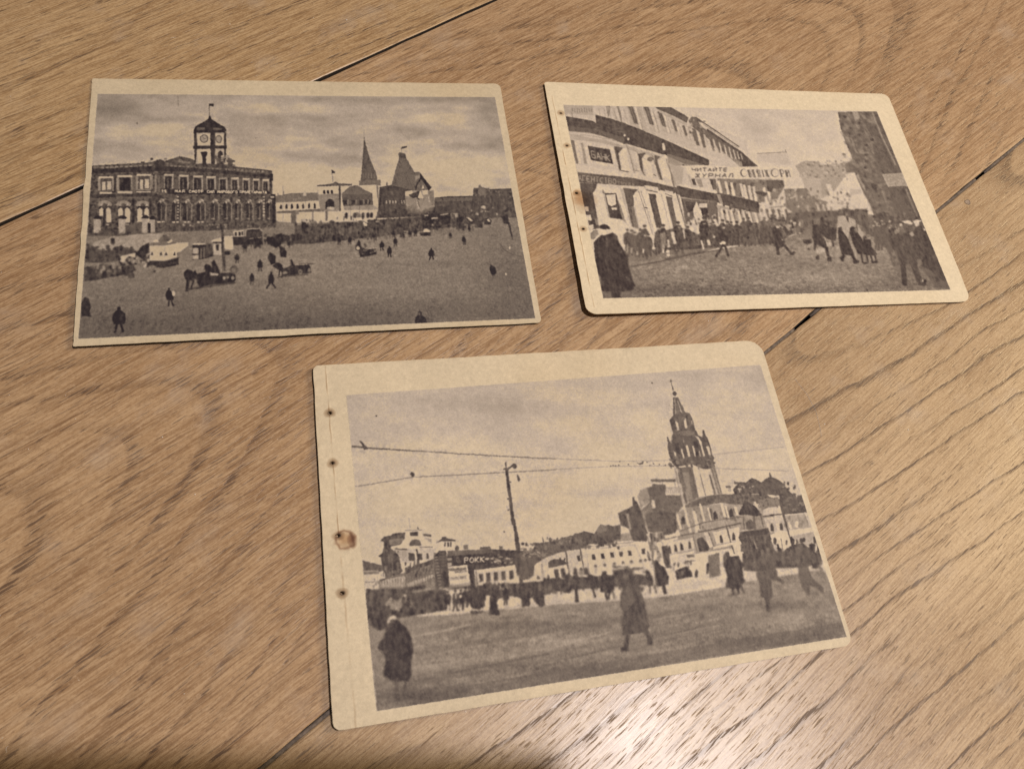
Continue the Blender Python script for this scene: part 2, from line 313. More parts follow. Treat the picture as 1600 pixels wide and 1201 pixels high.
def draw_station_square(c):
    R = c.rng
    # sky
    c.o(0, 0, 1)
    H, W = c.g.shape; x0, y0, x1, y1 = c.box
    yy = np.clip((np.arange(H)-y0)/((y1-y0)*.56), 0, 1)[:, None]; xx = np.clip((np.arange(W)-x0)/(x1-x0), 0, 1)[None, :]
    c.g[:] = 154+28*yy**.8-16*np.exp(-xx/.10)*(1-yy*.4)-13*np.exp(-(1-xx)/.05)*(1-yy)
    cl = smooth_noise(R, H, W, 16, 60); c.g += cl*3.6
    c.g += smooth_noise(R, H, W, 7, 15)*3
    for d, cx, cy, rx, ry in [(-22, 185, 168, 45, 14), (-14, 255, 188, 55, 6), (14, 255, 205, 40, 12), (10, 235, 165, 30, 8), (-13, 200, 232, 40, 9), (14, 180, 200, 25, 10), (-9, 430, 185, 70, 7),
                              (12, 470, 170, 50, 9), (-18, 525, 246, 62, 9), (-16, 560, 228, 30, 8), (-18, 715, 228, 60, 7), (-13, 770, 218, 30, 8), (-14, 500, 184, 50, 6), (12, 690, 190, 70, 12),
                              (-10, 650, 205, 30, 10), (10, 610, 175, 40, 8), (-16, 770, 185, 18, 26), (-10, 380, 225, 40, 8), (-12, 470, 240, 40, 6), (8, 700, 260, 60, 14), (-8, 600, 155, 200, 5), (10, 395, 165, 45, 12)]:
        c.blob(d, cx, cy, rx, ry)
    c.l(118, .9, 278, 149, 278.5, 167); c.l(140, .6, 590, 160, 591, 176); c.l(135, .7, 622, 200, 631, 212); c.e(105, 214, 193, 1.2, 2); c.e(118, 175, 181, 1, 1); c.e(110, 399, 216, .9, .9)
    # ground
    c.p(120, 118, 372, 200, 352, 430, 344, 560, 345, 700, 336, 812, 330, 850, 540, 100, 560)
    c.tex(0, 1, 1, 0, 0, 1, 1, 2, 2)
    for d, cx, cy, rx, ry in [(-18, 480, 520, 330, 34), (-12, 810, 470, 50, 70), (-14, 450, 510, 260, 40), (-14, 180, 500, 70, 40), (10, 470, 410, 160, 22), (6, 620, 380, 120, 22), (-8, 790, 420, 45, 70), (-8, 300, 470, 60, 25), (8, 240, 480, 60, 14), (7, 560, 450, 70, 14), (-10, 700, 480, 120, 16), (-8, 520, 400, 60, 4), (-7, 660, 412, 130, 3), (-6, 700, 360, 70, 4)]:
        c.blob(d, cx, cy, rx, ry)
    c.tex(4, 1.3, 1.5, 100, 350, 850, 330, 850, 560, 100, 560); c.tex(1.8, 5, 3, 100, 350, 850, 330, 850, 560, 100, 560)
    # far right range and low wall
    c.o(650, 290)
    c.p(82, 230, 150, 400, 132, 710, 128, 720, 30, 780, 28, 790, -10, 820, 20, 900, 45, 1190, 35, 1260, 400, 900, 400, 600, 380, 230, 350)
    c.p(128, 770, 90, 780, 0, 800, -15, 830, 20, 870, 50, 880, 120, 800, 130, a=.6); c.p(112, 232, 200, 700, 190, 700, 150, 234, 158, a=.6)
    c.scatter(60, 240, 170, 1230, 330, 16, 40, 70, 104); c.scatter(26, 720, 40, 1190, 160, 22, 34, 88, 118)
    c.p(128, 1200, 40, 1300, 60, 1300, 500, 1260, 420, a=.0)
    # main station block
    c.o(120, 230)
    c.p(86, 190, 232, 560, 212, 920, 190, 1035, 150, 1100, 178, 1280, 112, 1400, 135, 1600, 200, 2440, 290, 2445, 830, 2490, 860, 2490, 1000, 1900, 1030, 1100, 1060, 900, 1080, 560, 1110, 200, 1110, 130, 1110)
    c.tex(9, 2, 2, 190, 232, 1035, 150, 2440, 290, 2480, 1000, 1100, 1060, 130, 1110)
    c.rs(158, (205, 240, 270, 280), a=.3)
    c.p(66, 190, 270, 560, 262, 940, 232, 1050, 200, 1100, 235, 1600, 262, 2440, 350, 2440, 385, 1600, 310, 1080, 300, 960, 305, 560, 318, 190, 330)
    for x in np.arange(300, 930, 60): c.r(148, x, 246-(x-300)*.05, x+38, 268-(x-300)*.05, a=R.uniform(.3, .9))
    for x in np.arange(1110, 2400, 52): c.r(140, x, 218+(x-1110)*.062, x+34, 240+(x-1110)*.062, a=R.uniform(.25, .9))
    c.p(72, 960, 210, 1030, 155, 1100, 190, 1100, 260, 960, 260); c.rs(80, (800, 180, 845, 200), (918, 135, 952, 160)); c.rs(120, (1095, 135, 1120, 160))
    c.p(80, 1150, 185, 1190, 150, 1270, 145, 1280, 100, 1290, 140, 1400, 140, 1450, 170, 1440, 215, 1200, 210); c.p(140, 1255, 180, 1280, 140, 1330, 175, 1410, 180, 1410, 205, 1330, 200, a=.6)
    # upper storey, left wing
    for (a0, b0, a1, b1, op) in [(275, 375, 455, 545, 1), (505, 360, 690, 548, 0), (745, 345, 925, 530, 1)]:
        c.r(150, a0-12, b0+10, a1+8, b1+6, a=.75); c.r(172, a0, b0-8, a1, b0+14); c.r(84, a0+22, b0+16, a1-14, b1-4)
        if op:
            m = (a0+a1)/2; c.rs(165, (a0+40, b0+58, m-8, b1-8), (m+12, b0+54, a1-24, b1-14))
        else: c.r(58, a0+35, b0+24, a1-30, b1-6)
    c.rs(166, (285, 560, 440, 585), (505, 552, 690, 578), (740, 545, 920, 566)); c.rs(84, (255, 545, 450, 556), (480, 540, 930, 548))
    c.rs(128, (970, 350, 995, 560), (930, 350, 950, 520)); c.rs(104, (1010, 350, 1040, 560), (690, 345, 735, 560)); c.rs(70, (462, 340, 492, 570), (700, 330, 730, 350))
    c.p(64, 180, 590, 560, 590, 960, 575, 1080, 600, 1080, 640, 960, 620, 560, 618, 170, 640, a=.8); c.p(112, 250, 640, 900, 610, 930, 650, 240, 690, a=.5)
    # tall arched windows, left wing
    for x, s_ in [(265, 1), (500, 1), (740, 1)]:
        c.p(148, x-10, 720, x+20, 680, x+80, 665, x+150, 680, x+180, 720, x+160, 740, x+80, 700, x+15, 740, a=.75)
        c.p(70, x+10, 760, x+45, 715, x+85, 745, x+120, 712, x+165, 755, x+165, 800, x+10, 800)
        c.p(160, x+25, 735, x+45, 700, x+62, 735, a=.9); c.p(160, x+110, 735, x+132, 698, x+150, 730, a=.9)
        c.p(170, x+14, 780, x+45, 755, x+78, 785, x+74, 860, x+16, 860); c.p(172, x+100, 775, x+130, 750, x+165, 785, x+165, 940, x+104, 945)
    c.r(170, 755, 850, 822, 935); c.rs(150, (365, 962, 402, 976), (612, 958, 655, 975)); c.p(92, 600, 975, 790, 960, 800, 1080, 610, 1095, a=.7); c.rs(62, (330, 780, 350, 1000), (900, 640, 930, 850), (690, 640, 720, 950))
    # poster columns
    for x0_, x1_, y0_, y1_ in [(210, 300, 890, 1075), (522, 606, 885, 1080), (812, 885, 880, 1075), (905, 975, 890, 1070)]:
        c.r(150, x0_, y0_, x1_, y1_); c.p(60, x0_-6, y0_+8, x0_+20, y0_-30, x1_-20, y0_-34, x1_+22, y0_-6, x1_+5, y0_+14); c.scatter(7, x0_, y0_, x1_, y1_, 18, 30, 120, 170)
    c.r(56, 885, 950, 920, 1070); c.scatter(16, 200, 1060, 1050, 1100, 20, 40, 64, 100)
    # main facade: upper windows, banner, arches
    c.o(270, 230)
    for x, w_ in [(-110, 105), (75, 110), (250, 115), (420, 105), (575, 95), (728, 85), (870, 80), (1000, 75), (1118, 75)]:
        y = 345+(x-75)*.052
        c.r(146, x-5, y+14, x+w_+12, 520+(x-75)*.02, a=.7); c.r(168, x, y, x+w_+8, y+18, a=1 if x != 575 else .3); c.r(64, x+12, y+30, x+w_-12, 525+(x-75)*.02); c.r(112, x+w_*.42, y+50, x+w_*.5, 515); c.r(92, x-38, y+20, x-14, 520)
        c.l(150, 9, x+w_, y+30, x+w_, 515)
    c.p(52, -60, 530, 1180, 548, 1190, 584, 600, 586, -60, 586)
    for st, xx0, n_ in [('1-Е', -140, 3), ('МАЯ', 25, 3), ('СМОТР', 200, 5), ('СИЛ', 425, 3), ('МИРОВОГО', 555, 8), ('ПРОЛЕТАРИАТА', 838, 12)]:
        wd = {3: 44, 5: 37, 8: 32, 12: 28}[n_] if st != 'СИЛ' else 33
        if st == '1-Е': wd = 22
        yb = 562+(xx0-25)*.013
        c.text(st, xx0, yb+2, wd, wd*.018, 0, -30, 200, 9.5)
    for x in [-190, -10, 130, 300, 470, 630, 775, 918, 1050, 1170]:
        w_ = 88 if x < 700 else 68; y = 690-(x < 0)*4
        c.p(140, x-6, y+5, x+w_*.5, y-48, x+w_+8, y+5, x+w_-2, y+24, x+w_*.5, y-12, x+8, y+24, a=.75); c.p(62, x-4, 920, x-4, y+20, x+w_*.25, y-10, x+w_*.48, y+25, x+w_*.48, 920)
        c.p(74, x+w_*.5, 920, x+w_*.5, y+22, x+w_*.75, y-8, x+w_, y+24, x+w_, 920); c.e(164, x+w_*.38, y-4, 11, 15); c.l(168, 13, x+w_*.62, y-38, x+w_*.95, y-18, a=.9)
        c.l(126, 9, x+w_*.5, y+40, x+w_*.5, 915); c.l(142, 14, x+w_+14, y+10, x+w_+14, 915, a=.7)
        if x < 350: c.rs(170, (x-2, 925, x+w_*.4, 944), (x+w_*.55, 924, x+w_*.95, 942))
        else: c.r(150, x+8, 884, x+w_*.6, 900, a=.8)
    for x, n_ in [(62, 8), (1135, 7)]:
        for k in range(n_): c.r(176, x-14+R.uniform(-2, 2), 614+k*38, x+12, 626+k*38)
        c.l(60, 8, x+20, 600, x+20, 900)
    c.p(62, 1215, 590, 1280, 580, 1290, 940, 1240, 960, 1240, 640); c.p(150, 1250, 560, 1255, 400, 1238, 400, 1238, 560, a=.5); c.r(60, 1205, 330, 1250, 420); c.e(160, 1240, 622, 28, 12)
    c.scatter(40, -150, 950, 1270, 1010, 26, 50, 60, 105); c.scatter(22, 0, 960, 1260, 1000, 20, 22, 120, 165)
    # clock tower
    c.o(100, 100, 4)
    c.l(88, 4, 908, 340, 908, 262); c.p(66, 905, 262, 905, 250, 935, 250, 933, 268); c.p(62, 808, 418, 820, 392, 900, 345, 905, 325, 915, 325, 920, 345, 985, 385, 1003, 392, 1012, 415, 1000, 432, 820, 432)
    c.rs(110, (830, 396, 880, 412), (930, 400, 985, 414), a=.7); c.p(150, 808, 520, 815, 430, 1005, 430, 1012, 520, 1012, 620, 818, 625); c.p(74, 810, 425, 826, 425, 832, 510, 822, 625, 815, 625); c.p(70, 912, 428, 945, 428, 942, 630, 918, 625); c.p(78, 998, 428, 1012, 425, 1014, 600, 1000, 590)
    c.p(66, 806, 512, 1016, 510, 1016, 528, 806, 532); c.p(178, 832, 438, 910, 438, 912, 505, 834, 508); c.p(172, 946, 438, 996, 440, 998, 508, 948, 508); c.e(92, 874, 467, 27, 27); c.e(148, 874, 467, 21, 21); c.e(92, 966, 470, 21, 26); c.e(138, 966, 470, 15, 20); c.l(96, 3, 874, 467, 862, 455); c.l(96, 3, 874, 467, 888, 466)
    c.p(176, 832, 536, 914, 534, 916, 615, 836, 618); c.p(168, 950, 536, 996, 536, 996, 590, 955, 590); c.p(66, 850, 550, 890, 546, 896, 556, 885, 585, 888, 630, 864, 630, 862, 580); c.p(70, 960, 600, 960, 552, 976, 540, 990, 550, 992, 600)
    c.scatter(30, 945, 580, 1060, 660, 22, 26, 64, 110); c.e(168, 990, 578, 11, 7); c.scatter(6, 985, 575, 1040, 610, 14, 18, 120, 160); c.p(70, 820, 625, 1060, 625, 1085, 650, 820, 650, a=.6)
    # middle: low white buildings, gate pavilion, spire
    c.o(420, 220)
    c.p(112, 80, 690, 260, 655, 620, 645, 640, 740, 80, 765); c.scatter(14, 100, 650, 620, 740, 40, 24, 100, 135); c.p(160, 420, 690, 435, 620, 455, 625, 465, 690); c.r(130, 170, 630, 190, 670)
    c.p(172, 80, 765, 625, 740, 630, 850, 90, 880); c.l(84, 5, 80, 770, 625, 744)
    for x in [150, 218, 285, 357, 428, 500, 570]: c.p(66, x-14, 850, x-14, 810-(x-150)*.03, x, 790-(x-150)*.04, x+12, 808-(x-150)*.03, x+14, 846)
    c.p(104, 90, 880, 640, 850, 700, 880, 640, 895, 100, 905); c.p(174, 90, 925, 370, 890, 700, 885, 860, 870, 1100, 880, 1140, 1000, 720, 1020, 400, 1030, 110, 1010)
    c.rs(104, (275, 880, 340, 1030), (705, 870, 732, 1000), (540, 870, 552, 1030)); c.rs(178, (380, 895, 530, 1000), (560, 890, 700, 1000), (735, 880, 850, 960)); c.r(128, 330, 870, 372, 920)
    c.p(132, 605, 650, 620, 560, 880, 560, 890, 880, 640, 880); c.p(180, 605, 565, 870, 560, 872, 660, 620, 670); c.p(92, 600, 555, 780, 535, 830, 510, 870, 530, 1040, 540, 1040, 560, 890, 565, 600, 570); c.p(126, 640, 680, 880, 660, 890, 870, 645, 880)
    for x in (690, 737, 786): c.p(56, x-14, 660, x-16, 622, x, 612, x+12, 625, x+16, 662)
    c.p(62, 706, 850, 704, 770, 730, 735, 762, 724, 795, 738, 815, 775, 818, 830, 700, 855); c.e(150, 770, 840, 50, 18); c.e(160, 790, 850, 26, 14); c.p(84, 870, 560, 895, 570, 900, 880, 880, 880)
    c.l(120, 8, 800, 515, 785, 400); c.p(66, 778, 360, 828, 385, 822, 405, 785, 405)
    c.p(176, 900, 640, 980, 570, 1020, 555, 1040, 600, 960, 650, 900, 655); c.p(104, 905, 660, 1010, 570, 1110, 555, 1200, 620, 1295, 655, 1290, 670, 905, 668); c.p(92, 905, 668, 1290, 668, 1300, 810, 930, 825)
    for x in (950, 1052, 1145): c.r(62, x-24, 742, x+24, 798); c.rs(134, (x+30, 735, x+44, 800), a=.7)
    c.rs(62, (1205, 735, 1225, 790), (1250, 735, 1268, 790)); c.rs(132, (1232, 735, 1246, 790), a=.8); c.p(138, 930, 820, 1300, 800, 1370, 850, 1300, 865, 940, 868); c.p(172, 935, 890, 1300, 868, 1380, 900, 1380, 960, 940, 960)
    for x in (968, 1075, 1180, 1240, 1285): c.p(66, x-24, 965, x-22, 910, x-4, 895, x+14, 910, x+14, 965)
    c.p(90, 1050, 920, 1100, 890, 1150, 920, 1150, 960, 1050, 960, a=.7)
    # spire tower
    c.l(130, 7, 1190, 0, 1186, -140, a=.6); c.e(90, 1191, -35, 6, 12); c.p(94, 1190, -30, 1200, 5, 1260, 220, 1335, 400, 1355, 490, 1145, 500, 1155, 380, 1172, 200, 1185, 5); c.p(110, 1120, 500, 1395, 490, 1398, 555, 1350, 560, 1130, 560); c.rs(112, (1360, 490, 1395, 560))
    for x in (1170, 1205, 1240, 1275, 1310): c.r(124, x, 400, x+9, 470, a=.8)
    c.p(184, 1140, 558, 1340, 550, 1370, 820, 1310, 800, 1295, 650, 1200, 610); c.p(116, 1338, 550, 1365, 570, 1372, 820, 1350, 700)
    # terminal with steep roofs
    c.o(570, 200)
    c.p(80, 180, 740, 330, 710, 600, 770, 640, 800, 640, 1000, 520, 1060, 160, 1060); c.r(96, 265, 680, 282, 720); c.p(103, 415, 320, 440, 300, 500, 320, 515, 375, 620, 550, 680, 550, 830, 740, 800, 780, 640, 790, 330, 715, 425, 375)
    c.p(84, 430, 380, 470, 450, 610, 770, 560, 750, 440, 430, a=.5); c.l(140, 5, 440, 400, 580, 750, a=.5); c.p(78, 430, 310, 510, 330, 515, 370, 430, 375, a=.6); c.l(110, 6, 458, 310, 455, 240); c.p(72, 455, 235, 525, 225, 525, 245, 460, 260)
    c.p(150, 620, 600, 680, 585, 690, 610, 630, 665, a=.6); c.p(62, 690, 560, 830, 745, 800, 785, 740, 690, 700, 640, 650, 720, 640, 800, 620, 800, 640, 700, 690, 620); c.p(176, 710, 760, 725, 710, 742, 755)
    c.p(134, 500, 790, 640, 780, 860, 780, 870, 1000, 760, 1050, 700, 1080, 560, 1060, 510, 1000); c.p(180, 505, 800, 545, 785, 560, 860, 500, 850); c.p(180, 555, 785, 590, 780, 600, 830, 560, 835); c.p(182, 690, 780, 712, 830, 730, 880, 660, 870); c.p(180, 715, 780, 785, 775, 790, 825, 725, 840); c.p(72, 640, 800, 690, 780, 660, 870, 690, 900, 640, 890)
    c.p(72, 540, 840, 640, 800, 650, 860, 600, 880); c.l(172, 14, 645, 870, 655, 940); c.l(172, 14, 660, 950, 675, 1010); c.l(168, 12, 795, 860, 805, 930); c.p(120, 800, 790, 860, 790, 870, 960, 830, 960); c.l(74, 10, 640, 860, 690, 1010, a=.6)
    for x in (265, 308, 345, 380, 455, 488): c.l(158, 13, x, 905, x+6, 945)
    c.rs(62, (180, 870, 200, 960), (225, 880, 245, 960)); c.scatter(20, 190, 980, 520, 1060, 22, 40, 60, 100); c.scatter(12, 200, 1040, 500, 1100, 12, 44, 120, 168)
    c.p(76, 150, 1050, 520, 1030, 700, 1060, 880, 980, 1100, 960, 1100, 1090, 700, 1110, 150, 1130); c.scatter(50, 170, 1030, 880, 1100, 24, 40, 56, 104); c.p(110, 520, 990, 600, 960, 640, 1020, 700, 1040, 860, 980, 860, 1030, 700, 1080, 540, 1060, a=.7); c.scatter(16, 520, 880, 850, 1040, 22, 34, 100, 140, a=.7)
    # trams and traffic in the middle distance
    c.o(420, 220)
    c.p(80, 330, 1060, 700, 1040, 1150, 1000, 2250, 930, 2700, 900, 2700, 1010, 2000, 1120, 1300, 1210, 500, 1290, 300, 1290, 320, 1150); c.scatter(150, 330, 1030, 2600, 1090, 30, 60, 54, 100); c.scatter(90, 330, 1090, 1700, 1220, 30, 70, 54, 104)
    c.tex(8, 1.2, 3, 330, 1060, 2700, 900, 2700, 1010, 500, 1290)
    c.scatter(40, 740, 960, 2200, 1010, 14, 40, 56, 80); c.p(178, 1165, 985, 1230, 975, 1225, 1070, 1185, 1060); c.l(70, 8, 1175, 1000, 1225, 1040); c.rs(160, (1325, 1000, 1380, 1018), (945, 1000, 1110, 1014), a=.8); c.r(74, 1235, 985, 1340, 1010); c.scatter(16, 400, 985, 560, 1010, 10, 30, 70, 90); c.l(150, 9, 1680, 1130, 1740, 1140)
    c.l(100, 6, 175, 1080, 172, 560, a=.6); c.l(100, 6, 458, 1000, 455, 690, a=.5); c.l(100, 6, 1020, 960, 1015, 700, a=.6); c.l(92, 7, 1132, 930, 1128, 720, a=.7)
    c.o(650, 290)
    c.p(58, 70, 380, 130, 360, 420, 350, 430, 470, 330, 500, 300, 530, 80, 535); c.scatter(20, 80, 390, 420, 520, 24, 24, 48, 96); c.l(172, 14, 190, 412, 270, 406); c.l(164, 12, 100, 375, 150, 374); c.l(160, 12, 300, 372, 400, 352); c.e(150, 205, 490, 9, 14)
    c.p(178, 85, 570, 100, 540, 165, 560, 180, 580); c.p(66, 80, 585, 180, 580, 180, 625, 80, 628); c.p(150, 430, 345, 520, 345, 520, 400, 440, 410, a=.8); c.scatter(18, 440, 370, 620, 470, 16, 60, 56, 90)
    c.p(70, 620, 400, 760, 400, 760, 480, 660, 485); c.p(176, 630, 400, 660, 400, 715, 440, 680, 440); c.p(70, 740, 440, 830, 450, 830, 530, 740, 525); c.p(62, 850, 410, 900, 400, 950, 440, 930, 490, 850, 485); c.p(180, 880, 430, 910, 415, 935, 450, 905, 455); c.r(176, 1095, 430, 1130, 455); c.p(66, 1060, 380, 1150, 400, 1150, 480, 1100, 480); c.scatter(30, 640, 300, 1200, 400, 20, 40, 56, 100); c.scatter(10, 660, 270, 1100, 380, 24, 26, 120, 165); c.e(160, 840, 268, 30, 18)
    c.l(66, 17, 1130, 350, 1210, 680); c.l(88, 14, 1045, 720, 1100, 800, 1200, 860, 1330, 890, a=.7); c.e(172, 1170, 780, 10, 20); c.e(176, 1122, 1105, 9, 16)
    # tent, hoardings, trams on the left
    c.o(120, 330)
    c.p(146, 210, 390, 440, 320, 760, 285, 1060, 275, 1130, 340, 900, 420, 780, 500, 500, 480, 380, 490, 250, 470, 200, 430); c.tex(6, 2, 2, 210, 390, 1060, 275, 900, 420, 250, 470)
    c.p(58, 425, 340, 470, 335, 475, 400, 450, 420, 425, 400); c.p(80, 130, 400, 200, 440, 300, 490, 440, 490, 560, 430, 620, 470, 700, 460, 740, 500, 720, 560, 500, 620, 330, 650, 100, 640); c.scatter(40, 110, 440, 720, 620, 40, 40, 60, 96)
    c.p(112, 1000, 380, 1080, 290, 1170, 350, 1160, 380, 1250, 395, 1250, 415, 900, 430, 920, 390); c.p(96, 1070, 300, 1100, 370, 1170, 360, 1110, 290); c.p(184, 940, 380, 990, 345, 1030, 390); c.p(182, 1120, 390, 1180, 350, 1200, 370, 1150, 400)
    c.p(182, 905, 430, 1090, 430, 1245, 400, 1250, 570, 1090, 615, 910, 615); c.l(130, 5, 1092, 430, 1092, 610); c.p(178, 1245, 395, 1390, 385, 1390, 430, 1300, 500, 1250, 520)
    for x in (935, 1052, 1116, 1220): c.p(56, x-16, 550, x, 500, x+16, 550); c.e(140, x, 455, 6, 14, a=.6)
    c.p(64, 870, 620, 1090, 625, 1270, 580, 1270, 670, 1080, 710, 880, 690); c.p(62, 820, 430, 900, 390, 905, 600, 850, 620, 760, 560, 740, 520); c.scatter(26, 540, 520, 900, 680, 36, 46, 50, 88); c.scatter(14, 480, 530, 900, 640, 26, 34, 140, 180); c.p(170, 550, 560, 640, 540, 730, 520, 730, 580, 640, 560, 580, 640, 545, 640); c.p(172, 830, 690, 860, 650, 880, 650, 850, 710); c.e(120, 940, 700, 50, 24); c.e(76, 970, 750, 18, 16)
    c.p(74, 90, 700, 180, 690, 330, 660, 520, 720, 700, 650, 740, 740, 560, 800, 250, 860, 90, 880); c.scatter(40, 100, 690, 700, 820, 40, 60, 54, 100); c.scatter(10, 200, 680, 600, 760, 30, 60, 108, 150); c.p(72, 110, 870, 150, 720, 190, 690, 230, 720, 240, 860, a=.8)
    c.p(150, 1430, 420, 1500, 395, 1600, 400, 1620, 430); c.o(300, 320); c.p(62, 0, 500, 160, 495, 250, 500, 262, 640, 130, 680, 0, 690); c.p(176, 0, 500, 20, 480, 150, 480, 165, 498); c.rs(160, (5, 540, 75, 610), (5, 625, 80, 680)); c.rs(118, (100, 540, 118, 670), (140, 530, 155, 660)); c.p(76, 170, 480, 240, 490, 262, 600, 180, 650); c.r(140, 0, 400, 60, 470, a=.5)
    c.p(172, 225, 450, 370, 400, 370, 460, 250, 470); c.p(160, 265, 480, 370, 470, 370, 630, 270, 620); c.rs(70, (300, 490, 330, 570), (255, 460, 370, 480)); c.p(180, 398, 390, 505, 385, 512, 560, 405, 550); c.scatter(3, 410, 400, 500, 450, 30, 12, 140, 150)
    c.p(180, 510, 330, 640, 315, 640, 395, 520, 400); c.rs(60, (530, 340, 556, 388), (578, 336, 606, 386), (616, 330, 634, 380)); c.p(60, 505, 400, 690, 395, 870, 400, 870, 490, 700, 500, 515, 505); c.p(60, 670, 320, 690, 300, 840, 290, 870, 340, 870, 410, 670, 420); c.l(176, 9, 668, 400, 668, 330, 690, 304, 840, 294, 866, 330); c.l(150, 8, 690, 425, 860, 405)
    for x in range(700, 850, 18): c.l(92, 5, x, 330, x, 400)
    c.scatter(26, 620, 430, 900, 520, 30, 60, 50, 76); c.p(54, 920, 430, 1060, 370, 1120, 350, 1140, 440, 1110, 500, 1050, 540, 940, 490); c.p(58, 1170, 380, 1220, 380, 1225, 480, 1215, 545, 1190, 500); c.scatter(14, 900, 380, 1280, 480, 40, 60, 54, 90)
    c.l(72, 30, 375, 280, 380, 600); c.l(78, 34, 388, 590, 402, 830); c.p(62, 400, 580, 440, 570, 470, 580, 475, 625, 410, 630)
    c.crowd([20, 330, 350, 300, 640, 290], 16, 60, 56, 80); c.crowd([-150, 340, 60, 320], 8, 70, 56, 84); c.crowd([620, 520, 900, 500, 1280, 470], 20, 80, 50, 74); c.crowd([900, 480, 1700, 400], 16, 80, 50, 80)
    # people and carts on the square
    for x, y, h in [(660, 590, 130), (560, 730, 125), (848, 835, 155), (745, 1000, 150)]: c.man(x, y, h, 56, 0, .12, wide=.22)
    c.p(54, 1085, 510, 1150, 530, 1180, 590, 1175, 655, 1105, 650); c.p(54, 940, 660, 970, 590, 1045, 640, 1040, 730, 980, 750); c.man(985, 1050, 215, 54, 0, .42, wide=.2); c.scatter(6, 735, 970, 790, 1000, 20, 20, 110, 140)
    c.p(56, 0, 850, 40, 810, 60, 860, 160, 840, 150, 760, 180, 735, 220, 760, 240, 790, 240, 720, 268, 690, 310, 750, 350, 850, 470, 850, 540, 870, 540, 950, 400, 985, 200, 1000, 100, 1035, 90, 980, 40, 930, 0, 940); c.p(150, 215, 840, 250, 850, 330, 855, 320, 880, 230, 885); c.e(92, 520, 810, 50, 55); c.e(118, 520, 815, 28, 32); c.e(130, 400, 915, 20, 22); c.e(130, 505, 915, 22, 24); c.e(120, 445, 905, 16, 18)
    c.p(58, -110, 850, -60, 800, 10, 830, 40, 900, 10, 960, -30, 940, -50, 1080, -90, 1085, -70, 960, -100, 900); c.l(56, 22, 20, 940, -20, 1060); c.l(56, 22, 60, 950, 110, 1040); c.l(72, 26, -80, 1060, 540, 970, a=.8)
    c.p(60, 1000, 760, 1060, 720, 1120, 740, 1140, 800, 1230, 760, 1225, 690, 1240, 680, 1270, 750, 1460, 750, 1480, 790, 1490, 850, 1330, 870, 1130, 890, 1110, 830, 1050, 800); c.l(60, 16, 1090, 820, 1085, 890); c.l(60, 16, 1130, 840, 1120, 910); c.l(80, 12, 1330, 745, 1530, 735); c.l(64, 14, 1060, 905, 1450, 870, a=.7); c.e(120, 1160, 850, 32, 20); c.e(116, 1350, 840, 24, 30); c.e(60, 1350, 840, 12, 15); c.e(110, 1460, 820, 20, 28); c.e(60, 1420, 790, 14, 18); c.l(150, 10, 1280, 755, 1440, 745)
    c.o(480, 310)
    for x, y, h in [(395, 580, 110), (530, 580, 105), (930, 655, 120), (1025, 740, 145), (1100, 605, 120), (1075, 490, 90), (1283, 490, 95), (1350, 480, 110)]: c.man(x, y, h, 52, 0, .14, wide=.22)
    c.p(56, 620, 560, 640, 520, 670, 550, 665, 590, 720, 640, 860, 630, 865, 700, 660, 740, 640, 660, 600, 640, 600, 600); c.e(172, 632, 620, 24, 24); c.p(74, 705, 570, 725, 565, 745, 610, 720, 610); c.l(150, 8, 760, 630, 880, 618); c.e(120, 845, 655, 16, 20); c.l(130, 12, 920, 490, 965, 510); c.scatter(10, 690, 640, 860, 700, 24, 20, 60, 110); c.l(90, 12, 640, 745, 860, 712, a=.6)
    c.man(1550, 775, 155, 50, 0, .2, wide=.24); c.p(180, 1450, 410, 1470, 375, 1530, 400, 1530, 420, 1460, 425); c.p(60, 1400, 430, 1540, 420, 1540, 465, 1420, 470)
    c.o(650, 290)
    for x, y, h in [(432, 665, 80), (605, 745, 115), (670, 580, 75), (550, 510, 140)]: c.man(x, y, h, 52, -.1, .05, wide=.24)
    c.p(52, 930, 985, 985, 1020, 1005, 1080, 980, 1115, 940, 1110, 918, 1050); c.l(60, 8, 955, 1110, 960, 1140); c.l(60, 8, 978, 1110, 985, 1140); c.l(90, 14, 920, 1150, 1000, 1160, a=.6)
    c.o(100, 300, 4)
    c.man(343, 880, 162, 50, 0, .14, wide=.23); c.man(668, 716, 118, 52, -.12, .15, wide=.2); c.p(166, 670, 620, 690, 615, 695, 640, 680, 655); c.p(60, 110, 780, 105, 700, 130, 655, 155, 665, 168, 720, 160, 750, 175, 780, 120, 775)
    c.o(480, 300, 4)
    c.p(56, 670, 826, 675, 785, 690, 770, 690, 752, 700, 744, 712, 752, 714, 772, 735, 785, 750, 826); c.e(88, 701, 762, 8, 9)
    c.scatter(40, 0, 480, 1400, 820, 4, 6, 128, 150, a=.5)

    c.o(0, 0, 1); c.soft(1.4, 120, 360, 260, 360, 260, 450, 120, 450); c.soft(1.2, 420, 330, 820, 320, 820, 380, 420, 390); c.soft(1.1, 280, 340, 500, 340, 500, 480, 280, 480)

